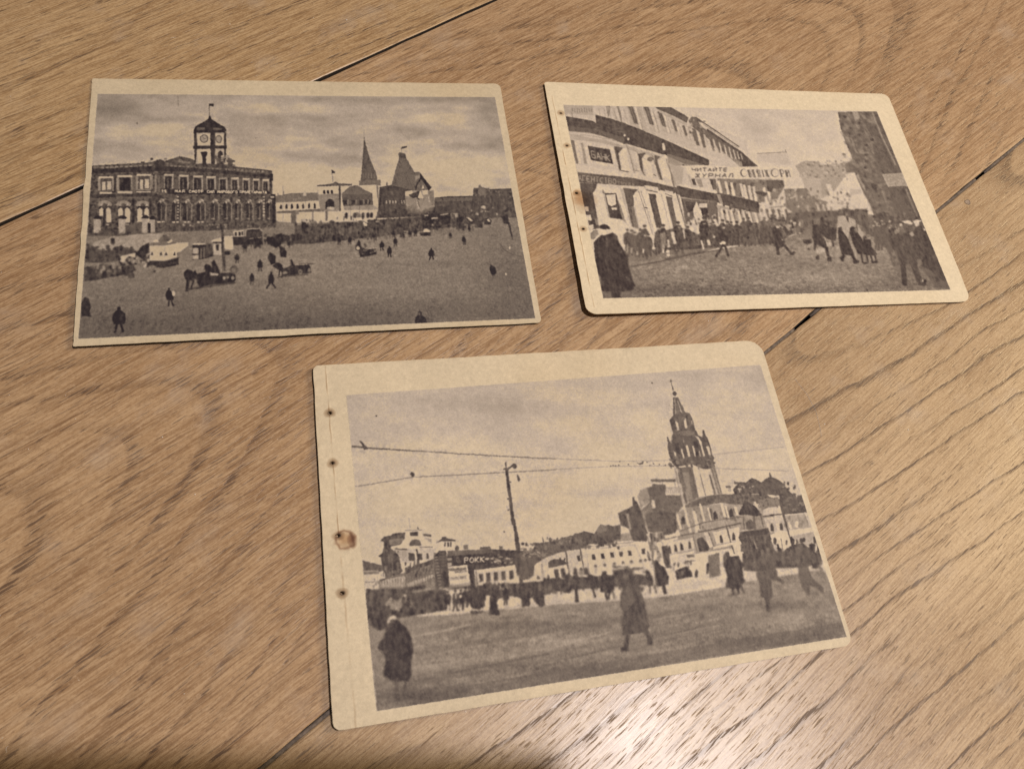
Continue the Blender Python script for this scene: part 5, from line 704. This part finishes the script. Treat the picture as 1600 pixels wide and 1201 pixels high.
    c.p(80, 0, 750, 320, 730, 560, 720, 870, 700, 1000, 680, 1260, 700, 1290, 840, 1200, 880, 900, 850, 700, 860, 340, 890, 0, 910); c.scatter(110, 0, 730, 1280, 860, 40, 80, 62, 104); c.scatter(14, 100, 720, 900, 780, 14, 20, 130, 165)
    c.p(72, 350, 740, 370, 700, 400, 730, 430, 780, 420, 900, 440, 1040, 390, 1040, 385, 880, 330, 850); c.p(70, 700, 780, 730, 660, 790, 650, 770, 680, 860, 740, 880, 900, 800, 930, 705, 910); c.l(70, 26, 770, 900, 785, 1020); c.l(70, 24, 830, 900, 800, 1010); c.l(70, 18, 860, 910, 890, 1000); c.p(74, 560, 740, 580, 690, 650, 720, 700, 790, 690, 860, 600, 880); c.l(74, 24, 610, 860, 640, 990); c.p(70, 1270, 670, 1280, 630, 1310, 650, 1360, 730, 1370, 830, 1290, 850); c.l(70, 18, 1325, 840, 1325, 930); c.l(70, 18, 1380, 830, 1405, 930); c.p(72, 1380, 650, 1380, 530, 1400, 500, 1440, 560, 1510, 610, 1560, 720, 1560, 820, 1480, 840, 1400, 850); c.l(72, 44, 1490, 830, 1520, 940); c.p(184, 1440, 540, 1480, 520, 1530, 600, 1500, 600); c.p(168, 1190, 830, 1210, 820, 1300, 830, 1290, 860, 1200, 860, a=.7); c.l(150, 14, 1360, 850, 1390, 890); c.scatter(10, 880, 600, 1280, 720, 60, 24, 66, 100); c.l(176, 12, 1130, 660, 1240, 650)
    c.o(860, 740, 4)
    c.p(84, 450, 650, 460, 625, 485, 628, 500, 660, 550, 690, 565, 740, 590, 800, 605, 900, 620, 950, 590, 990, 450, 1010, 445, 930, 455, 860, 434, 820, 440, 740, 465, 700); c.e(112, 470, 640, 16, 14); c.p(108, 445, 740, 480, 700, 510, 720, 530, 800, 470, 860, 440, 820, a=.6); c.l(82, 26, 485, 990, 470, 1080); c.p(80, 440, 1085, 480, 1070, 490, 1105, 445, 1110); c.l(82, 26, 590, 960, 625, 1045); c.p(80, 605, 1045, 640, 1035, 640, 1065, 610, 1070); c.l(124, 6, 540, 880, 610, 940, a=.6); c.blob(-12, 540, 1090, 90, 20)
    # people, left
    c.o(560, 810)
    c.p(84, 90, 880, 560, 880, 600, 920, 950, 890, 1100, 880, 1100, 1140, 940, 1170, 500, 1240, 300, 1260, 110, 1250); c.tex(9, 3, 5, 90, 880, 560, 880, 950, 890, 1100, 1140, 500, 1240, 110, 1250); c.p(150, 330, 1070, 400, 980, 500, 1030, 560, 940, 600, 950, 600, 1020, 560, 1080, 500, 1150, 380, 1130, a=.7); c.e(182, 585, 960, 16, 14); c.p(120, 630, 1010, 690, 990, 700, 1100, 640, 1110, a=.6); c.p(150, 590, 920, 900, 870, 970, 880, 620, 940, a=.5); c.scatter(40, 100, 900, 1060, 1140, 40, 90, 66, 104); c.p(118, 140, 960, 160, 960, 200, 1180, 170, 1180, a=.5)
    c.crowd([1100, 1130, 1350, 1130, 1600, 1100], 13, 260, 60, 88, hi=150); c.p(176, 1385, 1060, 1400, 1110, 1480, 1140, 1560, 1130, 1560, 1010, 1590, 1010, 1600, 1160, 1420, 1160, a=.8); c.e(184, 1278, 970, 18, 22); c.l(186, 16, 1215, 930, 1218, 1000); c.p(160, 1120, 1130, 1130, 1060, 1150, 1130); c.p(164, 1245, 1130, 1255, 1050, 1280, 1140)
    c.o(700, 810)
    c.p(80, 280, 860, 880, 800, 1500, 750, 1600, 760, 1600, 880, 1300, 920, 1200, 960, 960, 1000, 760, 960, 640, 1000, 520, 960, 300, 960); c.scatter(90, 380, 820, 1550, 900, 36, 90, 62, 110); c.scatter(12, 620, 820, 900, 880, 12, 30, 140, 180); c.p(70, 520, 1000, 540, 900, 600, 880, 630, 980, 610, 1060, 650, 1200, 520, 1200); c.man(430, 1100, 220, 72, 0, .1); c.man(720, 1080, 220, 72, .03, .05); c.p(76, 960, 1090, 940, 980, 1010, 960, 1030, 1060, 1010, 1100); c.p(74, 1060, 990, 1110, 900, 1200, 900, 1210, 1080, 1160, 1100, 1090, 1040); c.p(66, 270, 1150, 380, 1150, 460, 1145, 420, 1180, 300, 1185, a=.8)
    # left foreground figure
    c.o(570, 930)
    c.p(72, 50, 270, 120, 240, 280, 250, 300, 330, 260, 400, 190, 440, 130, 410, 70, 370); c.p(130, 60, 400, 180, 440, 260, 430, 230, 560, 180, 660, 130, 800, 100, 760); c.p(68, 280, 360, 330, 300, 400, 300, 450, 340, 540, 430, 580, 520, 610, 700, 580, 800, 580, 1000, 540, 1080, 480, 1060, 380, 1090, 300, 1040, 230, 1000, 260, 800, 220, 690, 160, 660, 180, 590, 240, 520); c.p(180, 275, 360, 300, 270, 340, 240, 390, 255, 400, 300, 340, 290, 300, 350); c.l(80, 34, 390, 1060, 400, 1200, a=.8); c.l(80, 34, 500, 1060, 510, 1180, a=.8); c.tex(4, 3, 5, 280, 360, 450, 340, 610, 700, 540, 1080, 230, 1000); c.blob(-10, 480, 1240, 200, 60)
    c.scatter(160, 580, 330, 1600, 1190, 8, 14, 108, 150, a=.4)
    c.o(0, 0, 1); c.soft(2.0, 1148, 872, 1210, 860, 1300, 860, 1310, 960, 1140, 985, 1120, 880); c.soft(1.8, 950, 880, 1030, 880, 1030, 1030, 950, 1030); c.soft(1.6, 570, 915, 1140, 860, 1140, 960, 570, 1000); c.soft(1.8, 575, 960, 660, 960, 660, 1090, 575, 1090); c.soft(1.3, 960, 740, 1090, 740, 1090, 870, 960, 870)

def finish_card(c, paper, ink, kpap, kink, spots, crease, seed, dirt=1.):
    """blend ink over aged paper: returns sRGB for the whole card face"""
    R = np.random.default_rng(seed)
    H, W = c.g.shape
    X, Y = np.meshgrid(np.arange(W, dtype=np.float32), np.arange(H, dtype=np.float32))
    g = blur(c.g, .6, .6)                                        # soft, slightly ragged reproduction of an old photograph
    dx = smooth_noise(R, H, W, 1.6, 1.6)*.34+smooth_noise(R, H, W, 5, 5)*.25; dy = smooth_noise(R, H, W, 1.6, 1.6)*.34+smooth_noise(R, H, W, 5, 5)*.25
    g = g[np.clip((Y+dy+.5).astype(int), 0, H-1), np.clip((X+dx+.5).astype(int), 0, W-1)]
    g = blur(g, 1.05, 1.05)
    g = g+(g-blur(g, 10, 10))*.22
    g = 122+(g-122)*(1.14 if kpap < 186 else 1.16)+(0 if kpap < 186 else -1)
    if kpap > 195: g = np.where(g > 160, 160+(g-160)*.75, g)
    elif kpap > 185: g = np.where(g > 172, 172+(g-172)*.85, g)
    if kpap > 185: g = np.where(g < 84, 84+(g-84)*.85, g)
    mid = np.clip(1-np.abs(g-112)/85, .25, 1)
    busy = np.clip(blur(np.abs(g-blur(g, 4, 4)), 8, 8)/9, .0, 1)                       # busy areas carry more broken tone than plain ones
    g = g+busy*(smooth_noise(R, H, W, 2.0, 1.6)*4.5+smooth_noise(R, H, W, 5, 4)*3)+mid*(smooth_noise(R, H, W, 1.6, 1.2)*2.2+smooth_noise(R, H, W, 9, 9)*1.1)+smooth_noise(R, H, W, .8, .8)*3.2
    dk = np.clip((104-g)/26, 0, 1); g = g+dk*(smooth_noise(R, H, W, 7, 2.6)*5.5+smooth_noise(R, H, W, 3, 3)*3.5)+dk*2     # folds in dark clothes and walls
    D = np.clip((kpap-g)/(kpap-kink), 0, 1.1)
    D = .025+.975*D
    j = smooth_noise(R, H, W, 1.2, 1.2)*.35
    M = np.ones((H, W), np.float32)
    for i in range(4):
        a, b = c.q[i], c.q[(i+1) % 4]; n = np.array([-(b-a)[1], (b-a)[0]])/np.hypot(*(b-a))
        M *= np.clip((X-a[0])*n[0]+(Y-a[1])*n[1]+.5+j, 0, 1)
    D = (D*M)[..., None]
    pap = np.ones((H, W, 3), np.float32)*np.array(paper, np.float32)
    fib = smooth_noise(R, H, W, 1.3, 1.3)*.013+smooth_noise(R, H, W, 3.5, 3.5)*.011+smooth_noise(R, H, W, 40, 40)*.010*dirt
    pap *= (1+fib)[..., None]
    fox = np.clip(smooth_noise(R, H, W, 70, 70)*.4, 0, 1)[..., None]
    pap *= 1-fox*np.array([.01, .025, .05], np.float32)*dirt
    ed = np.minimum(np.minimum(X, W-X), np.minimum(Y, H-Y))                       # grubby, worn margins
    e1 = (np.exp(-ed/5)*(.5+.5*smooth_noise(R, H, W, 5, 5)))[..., None]; pap *= 1-np.clip(e1, 0, 1)*np.array([.03, .04, .05], np.float32)*dirt
    for _ in range(int(120*dirt)):
        x, y = R.integers(2, W-3), R.integers(2, H-3); pap[y:y+R.integers(1, 3), x:x+R.integers(1, 3)] *= R.uniform(.7, .95)
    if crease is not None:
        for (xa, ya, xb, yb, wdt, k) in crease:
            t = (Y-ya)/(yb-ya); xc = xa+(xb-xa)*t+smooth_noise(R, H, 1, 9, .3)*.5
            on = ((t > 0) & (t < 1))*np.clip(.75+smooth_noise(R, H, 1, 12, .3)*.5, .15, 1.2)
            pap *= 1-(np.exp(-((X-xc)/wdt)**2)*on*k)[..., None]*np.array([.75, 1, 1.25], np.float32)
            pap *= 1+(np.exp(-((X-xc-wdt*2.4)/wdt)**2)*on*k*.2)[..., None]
    out = pap*(1-D)+np.array(ink, np.float32)*D
    k = np.clip(D*9, 0, 1)*(1.05-D)*.66; out = out*(1-k)+out.mean(2, keepdims=True)*np.array([1.055, .99, .955], np.float32)*k   # greyish half-tones
    for (cx, cy, rx, ry, col, k, ring) in spots:                                  # rust and grime round the binding holes, plus shade painted at their cores
        d = np.hypot((X-cx)/rx, (Y-cy)/ry)+smooth_noise(R, H, W, 4, 4)*.07
        m = np.clip(1.15-d, 0, 1)**.7 if ring == 0 else np.exp(-((d-1)/ring)**2)
        m = np.clip(m*k, 0, 1)[..., None]
        out = out*(1-m)+out*np.array(col, np.float32)*m
    return np.clip(out, 0, 1)

# ---------------------------------------------------------------- postcards
# survey corners of each card face and of the picture printed on it (only used to lay out the artwork)
CARD = {1: [(144, 123), (781, 131), (846, 504), (114, 541.5)], 2: [(850, 128), (1387, 147), (1518, 471), (917, 491)], 3: [(489, 571), (1187, 531), (1333, 1007), (520.5, 1142)]}
PICT = {1: [(152.5, 147), (773, 152), (836, 497), (122.5, 529)], 2: [(880, 164), (1370, 174), (1484.5, 452.5), (942, 466)], 3: [(541, 617), (1187.5, 569.5), (1322.5, 994), (588, 1110)]}
# corners of the cards on the floor (metres; third value = height of the face above the boards)
PLACE = {1: [(-0.17482, 0.18242, 0.0005), (-0.04086, 0.24166, 0.00045), (0.00285, 0.14438, 0.0012), (-0.12789, 0.08478, 0.0016)],
         2: [(-0.0251, 0.2491, 0.0013), (0.11206, 0.30576, 0.0006), (0.15148, 0.21157, 0.001), (0.01644, 0.1522, 0.0026)],
         3: [(-0.06021, 0.10355, 0.0014), (0.07618, 0.16583, 0.0005), (0.11886, 0.07332, 0.0005), (-0.01566, 0.00818, 0.0016)]}
SIZE = {1: (1340, 972), 2: (1340, 950), 3: (1360, 950)}
THICK = .00032

def card_image(k):
    c = Pic(CARD[k], PICT[k], SIZE[k], 170)
    spots = []; crease = None
    def at(x, y): return c.m([(x, y)])[0]
    c.o(0, 0, 1)
    if k == 1: paper, ink, kp, kk = (.785, .72, .61), (.225, .195, .20), 182, 50
    if k == 2: paper, ink, kp, kk = (.855, .79, .675), (.27, .228, .22), 198, 58
    if k == 3: paper, ink, kp, kk = (.815, .75, .64), (.275, .24, .24), 188, 60
    if k == 2:
        for x, y in [(876, 177), (885.5, 228), (900.5, 302), (911, 358)]:
            h = at(x, y); spots += [(h[0], h[1], 13, 12, (.6, .47, .36), .6, 0), (h[0], h[1], 5.5, 4.5, (.16, .11, .08), 1., 0)]  # outer spot is grime; the dark core paints the shade inside the hole
        h = at(903, 306); spots += [(h[0]+4, h[1]+8, 26, 34, (.82, .66, .50), .55, 0)]
        h = at(913, 313); spots += [(h[0], h[1]+4, 42, 44, (.72, .62, .56), .55, 0)]
        a, b = at(862, 150), at(928, 480); crease = [(a[0], a[1], b[0], b[1], 1.3, .25)]
    if k == 3:
        for x, y in [(515, 645), (519, 723), (529, 836), (534.5, 926)]:
            h = at(x, y); spots += [(h[0], h[1], 15, 13, (.55, .44, .34), .75, 0), (h[0], h[1], 6.5, 5.5, (.16, .11, .08), 1., 0)]  # grime spot, then a dark core painted for the hole's shade
        h = at(538, 842); spots += [(h[0], h[1], 23, 23, (.82, .69, .57), .8, 0), (h[0]+1, h[1]+1, 23, 24, (.52, .36, .28), .5, .16), (h[0]+19, h[1]+4, 12, 20, (.52, .36, .28), .75, 0)]
        a, b = at(508, 571), at(556, 1138); m_ = at(529, 836); crease = [(a[0], a[1], m_[0], m_[1], 1.3, .24), (m_[0], m_[1], b[0], b[1], 2.2, .11)]
    {1: draw_station_square, 2: draw_street_crowd, 3: draw_bell_tower_square}[k](c)
    a = finish_card(c, paper, ink, kp, kk, spots, crease, 10+k, {1: .9, 2: .6, 3: .8}[k])
    img = bpy.data.images.new('card_face_%d' % k, c.W, c.H); buf = np.ones((c.H, c.W, 4), np.float32); buf[..., :3] = a[::-1]
    img.pixels.foreach_set(buf.ravel()); img.update(); img.pack()
    return img, c

def paper_mat(name, img, rough, spec):
    mt = bpy.data.materials.new(name); N = Nodes(mt)
    uv = N.n('TexCoord').outputs['UV']; t = N.n('TexImage'); t.image = img; t.interpolation = 'Cubic'; t.extension = 'EXTEND'; N.put(uv, t.inputs[0])
    N.put(t.outputs[0], N.b.inputs['Base Color']); N.b.inputs['Roughness'].default_value = rough; N.b.inputs['Specular IOR Level'].default_value = spec
    ob = N.n('TexCoord').outputs['Object']; h = N.m('ADD', N.noise(ob, 2600, 3, .6), N.m('MULTIPLY', N.noise(ob, 120, 2), 2.))
    bp = N.n('Bump'); bp.inputs['Strength'].default_value = .35; bp.inputs['Distance'].default_value = .00012; N.put(h, bp.inputs['Height']); N.put(bp.outputs[0], N.b.inputs['Normal'])
    return mt

m_edge_shade = plain('card_edge_shade', (.15, .11, .07), .9, .3, 1500.)  # edge colour darkened to paint in the shadow line under the cards
def smooth01(t): t = np.clip(t, 0, 1); return t*t*(3-2*t)

def make_card(k, label, pic_label, radii, holes):
    img, c = card_image(k)
    P = PLACE[k]; Hw = homography([(0, 0), (1, 0), (1, 1), (0, 1)], [p[:2] for p in P]); zc = [p[2] for p in P]
    Wmm = math.dist(P[0][:2], P[1][:2])*1000; Hmm = math.dist(P[0][:2], P[3][:2])*1000
    org = Vector((sum(p[0] for p in P)/4, sum(p[1] for p in P)/4, 0))
    def surf(u0, v0, dz=0.):
        u = min(max(u0, 0.), 1.); v = min(max(v0, 0.), 1.); q = Hw @ np.array([u0, v0, 1.]); x, y = q[:2]/q[2]
        zl = zc[0]*(1-v)+zc[3]*v; zr = zc[1]*(1-v)+zc[2]*v; base = .00040
        z = base+(zl-base)*(1-u)**1.7+(zr-base)*u**1.7+.00012*math.sin(u*5+k)*math.sin(v*4+2*k)*u*(1-u)*4+{1: .0006, 2: .0005, 3: .0002}[k]*v**3*4*u*(1-u)
        return (x-org.x, y-org.y, z+dz)
    def lines(L):
        e = [0, .25, .6, 1.0, 1.5, 2.1, 2.9, 4., 5.5]; n = int((L-11)/2.6)
        return np.array(e+list(np.linspace(7.5, L-7.5, n))+[L-q for q in reversed(e)])
    us = lines(Wmm); vs = lines(Hmm); rg = np.random.default_rng(k); nu, nv = len(us), len(vs)
    def corner(x, y):
        for i, r in enumerate(radii):
            sx = x if i in (0, 3) else Wmm-x; sy = y if i in (0, 1) else Hmm-y
            if r > 0 and sx < r and sy < r:
                a = (r-sx)/r; b = (r-sy)/r; a2 = a*math.sqrt(1-b*b/2); b2 = b*math.sqrt(1-a*a/2); sx = r-a2*r; sy = r-b2*r
                return (sx if i in (0, 3) else Wmm-sx, sy if i in (0, 1) else Hmm-sy)
        return x, y
    top = []; uv = []
    wob = {e: np.convolve(rg.normal(0, 1, 400), np.ones(2)/2, 'same')*(.055 if not (k == 1 and e == 'l') else .13) for e in 'lrtb'}
    for j, y in enumerate(vs):
        for i, x in enumerate(us):
            X, Y = corner(x, y)
            if i == 0: X += wob['l'][j]
            if i == nu-1: X += wob['r'][j]
            if j == 0: Y += wob['t'][i]
            if j == nv-1: Y += wob['b'][i]
            top.append(surf(X/Wmm, Y/Hmm)); uv.append((X/Wmm, 1-Y/Hmm))
    n = nu*nv
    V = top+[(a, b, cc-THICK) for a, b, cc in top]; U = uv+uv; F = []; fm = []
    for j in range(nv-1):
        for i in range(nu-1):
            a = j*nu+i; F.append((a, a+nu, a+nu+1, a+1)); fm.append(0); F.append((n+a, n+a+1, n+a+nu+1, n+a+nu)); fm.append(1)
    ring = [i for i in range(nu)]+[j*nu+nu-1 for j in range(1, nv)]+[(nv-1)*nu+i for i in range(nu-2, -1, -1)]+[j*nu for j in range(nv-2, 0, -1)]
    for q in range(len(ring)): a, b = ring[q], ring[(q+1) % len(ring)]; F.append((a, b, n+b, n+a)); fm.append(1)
    root = link(bpy.data.objects.new('postcard', None)); root.location = org; root['label'] = label; root['category'] = 'postcard'; root['group'] = 'old postcards laid out on the floor'
    paper = mesh_obj('paper', V, F, [paper_mat('aged_card_%d' % k, img, .62, .35), m_edge_shade], root, uvs=U, fmat=fm)
    if holes:                                                   # binding holes punched through the margin
        bm = bmesh.new(); Hinv = np.linalg.inv(c.Hm)
        for (px, py, r) in holes:
            q = c.m([(px, py)])[0]; x, y, z = surf(q[0]/c.W, q[1]/c.H)
            vs1 = []
            for zz in (z-.003, z+.003): vs1.append([bm.verts.new((x+r*(1+.25*math.sin(2.3*t+px))*math.cos(t), y+r*(1+.25*math.sin(1.7*t+py))*math.sin(t)*.8, zz)) for t in np.linspace(0, 2*math.pi, 11, endpoint=False)])
            a, b = vs1
            for i in range(11): bm.faces.new((a[i], a[(i+1) % 11], b[(i+1) % 11], b[i]))
            bm.faces.new(list(reversed(a))); bm.faces.new(b)
        bmesh.ops.recalc_face_normals(bm, faces=bm.faces)
        cm = bpy.data.meshes.new('cutter'); bm.to_mesh(cm); bm.free(); co = link(bpy.data.objects.new('cutter', cm)); co.parent = root
        bpy.context.view_layer.update()
        md = paper.modifiers.new('holes', 'BOOLEAN'); md.operation = 'DIFFERENCE'; md.object = co; md.solver = 'EXACT'
        dg = bpy.context.evaluated_depsgraph_get(); me2 = bpy.data.meshes.new_from_object(paper.evaluated_get(dg))
        paper.modifiers.clear(); old = paper.data; paper.data = me2; bpy.data.meshes.remove(old); bpy.data.objects.remove(co)
        paper.data.materials.clear()
        for m_ in (bpy.data.materials['aged_card_%d' % k], m_edge_shade): paper.data.materials.append(m_)
    # the printed picture: a thin film of ink lying on the paper
    nq, mq = 56, 38; V = []; U = []; F = []
    for j in range(mq+1):
        for i in range(nq+1):
            a, b = i/nq, j/mq; q = (c.q[0]*(1-a)+c.q[1]*a)*(1-b)+(c.q[3]*(1-a)+c.q[2]*a)*b
            u, v = q[0]/c.W, q[1]/c.H; V.append(surf(u, v, .00003)); U.append((u, 1-v))
    for j in range(mq):
        for i in range(nq): a = j*(nq+1)+i; F.append((a, a+nq+1, a+nq+2, a+1))
    pr = mesh_obj('printed_picture', V, F, paper_mat('ink_print_%d' % k, img, .68, .2), root, smooth=True, uvs=U); pr['label'] = pic_label
    return root

make_card(1, 'postcard of a square with a clock-tower station, narrow margins, no holes', 'sepia print of a station with a clock tower and a spire behind a square', (.3, 2.2, 1.4, .3), [])
make_card(2, 'postcard of a crowded shopping street under a banner, curled and rounded at its corners', 'sepia print of a street crowd below a long banner', (1.4, 3.2, 4.0, 3.6),
          [(876, 177, .00042), (885.5, 228, .00046), (900.5, 302, .0006), (911, 358, .0005)])
make_card(3, 'postcard of a bell tower and tram wires, four holes in its wide left margin', 'sepia print of a bell tower beyond a square with walking people', (1.8, 5.5, 3.0, 2.2),
          [(515, 645, .0006), (519, 723, .00052), (527.5, 836, .0006), (534.5, 926, .00056)])

# ---------------------------------------------------------------- the phone that takes the picture (outside the frame; its shadow falls along the near edge)
phone = link(bpy.data.objects.new('smartphone', None)); phone['label'] = 'dark slim smartphone held level above the floor, taking the picture'; phone['category'] = 'phone'
phone.matrix_world = Matrix(((right.x, up.x, -fw.x, 0), (right.y, up.y, -fw.y, 0), (right.z, up.z, -fw.z, CAM_H), (0, 0, 0, 1)))
def slab(name, x0, x1, y0, y1, z0, z1, r, mat):
    bm = bmesh.new(); bmesh.ops.create_cube(bm, size=1)
    for v in bm.verts: v.co = ((x0+x1)/2+v.co.x*(x1-x0), (y0+y1)/2+v.co.y*(y1-y0), (z0+z1)/2+v.co.z*(z1-z0))
    bmesh.ops.bevel(bm, geom=[e for e in bm.edges if abs(e.verts[0].co.z-e.verts[1].co.z) > 1e-5], offset=r, segments=6, affect='EDGES')
    bmesh.ops.bevel(bm, geom=[e for e in bm.edges if abs(e.verts[0].co.z-e.verts[1].co.z) < 1e-6], offset=(z1-z0)*.3, segments=2, affect='EDGES')
    me = bpy.data.meshes.new(name); bm.to_mesh(me); bm.free(); me.materials.append(mat); o = link(bpy.data.objects.new(name, me)); o.parent = phone; return o
m_ph = plain('phone_shell', (.03, .032, .036), .35, .1); m_gl = plain('phone_glass', (.01, .01, .012), .08, .05)
PX0, PX1, PY0, PY1 = -.034, .152, -.060, .0180
slab('body', PX0, PX1, PY0, PY1, .0022, .0104, .009, m_ph); slab('screen', PX0+.003, PX1-.003, PY0+.003, PY1-.003, .0104, .0107, .007, m_gl)
for dx in (-.013, .013): slab('lens_ring', dx-.005, dx+.005, -.005, .005, .0012, .0024, .0045, m_ph)

# ---------------------------------------------------------------- dust and lint on the boards
rg = np.random.default_rng(21); V = []; F = []
def fleck(x, y, r):
    b = len(V); n = 5; a0 = rg.uniform(0, 6.3); e = rg.uniform(.4, 1)
    for i in range(n):
        t = 2*math.pi*i/n; rr = r*rg.uniform(.6, 1.2); px, py = rr*math.cos(t), rr*e*math.sin(t)
        V.append((x+px*math.cos(a0)-py*math.sin(a0), y+px*math.sin(a0)+py*math.cos(a0), .00006+rg.uniform(0, .00008)))
    V.append((x, y, .00022)); F.extend([(b+i, b+(i+1) % n, b+n) for i in range(n)])
def thread(pts, w):
    b = len(V)
    for i, (x, y) in enumerate(pts):
        d = Vector(pts[min(i+1, len(pts)-1)])-Vector(pts[max(i-1, 0)]); d.normalize()
        V.extend([(x-d.y*w, y+d.x*w, .00003), (x, y, .00004+w), (x+d.y*w, y-d.x*w, .00003)])
    for i in range(len(pts)-1): q = b+3*i; F.extend([(q, q+1, q+4, q+3), (q+1, q+2, q+5, q+4)])
for _ in range(520): fleck(rg.uniform(-.26, .24), rg.uniform(-.05, .42), abs(rg.normal(0, .00007))+.00006)
for _ in range(26): fleck(rg.uniform(-.2, .2), rg.uniform(-.02, .3), rg.uniform(.00016, .0003))
for _ in range(26):
    x, y, a = rg.uniform(-.2, .2), rg.uniform(-.02, .34), rg.uniform(0, 6.3); L = rg.uniform(.0006, .0022); k = rg.uniform(-1.5, 1.5)
    thread([(x+L*t*math.cos(a+k*t), y+L*t*math.sin(a+k*t)) for t in np.linspace(0, 1, 6)], .00003)
thread([(.0904, .1556), (.0953, .1512), (.0990, .1462), (.1003, .1430), (.1014, .1398), (.1020, .1375)], .00004)
du = mesh_obj('dust', V, F, plain('pale_dust', (.85, .80, .74), .9, .1)); du['kind'] = 'stuff'; du['label'] = 'tiny pale dust specks and lint lying on the boards'; du['category'] = 'dust'
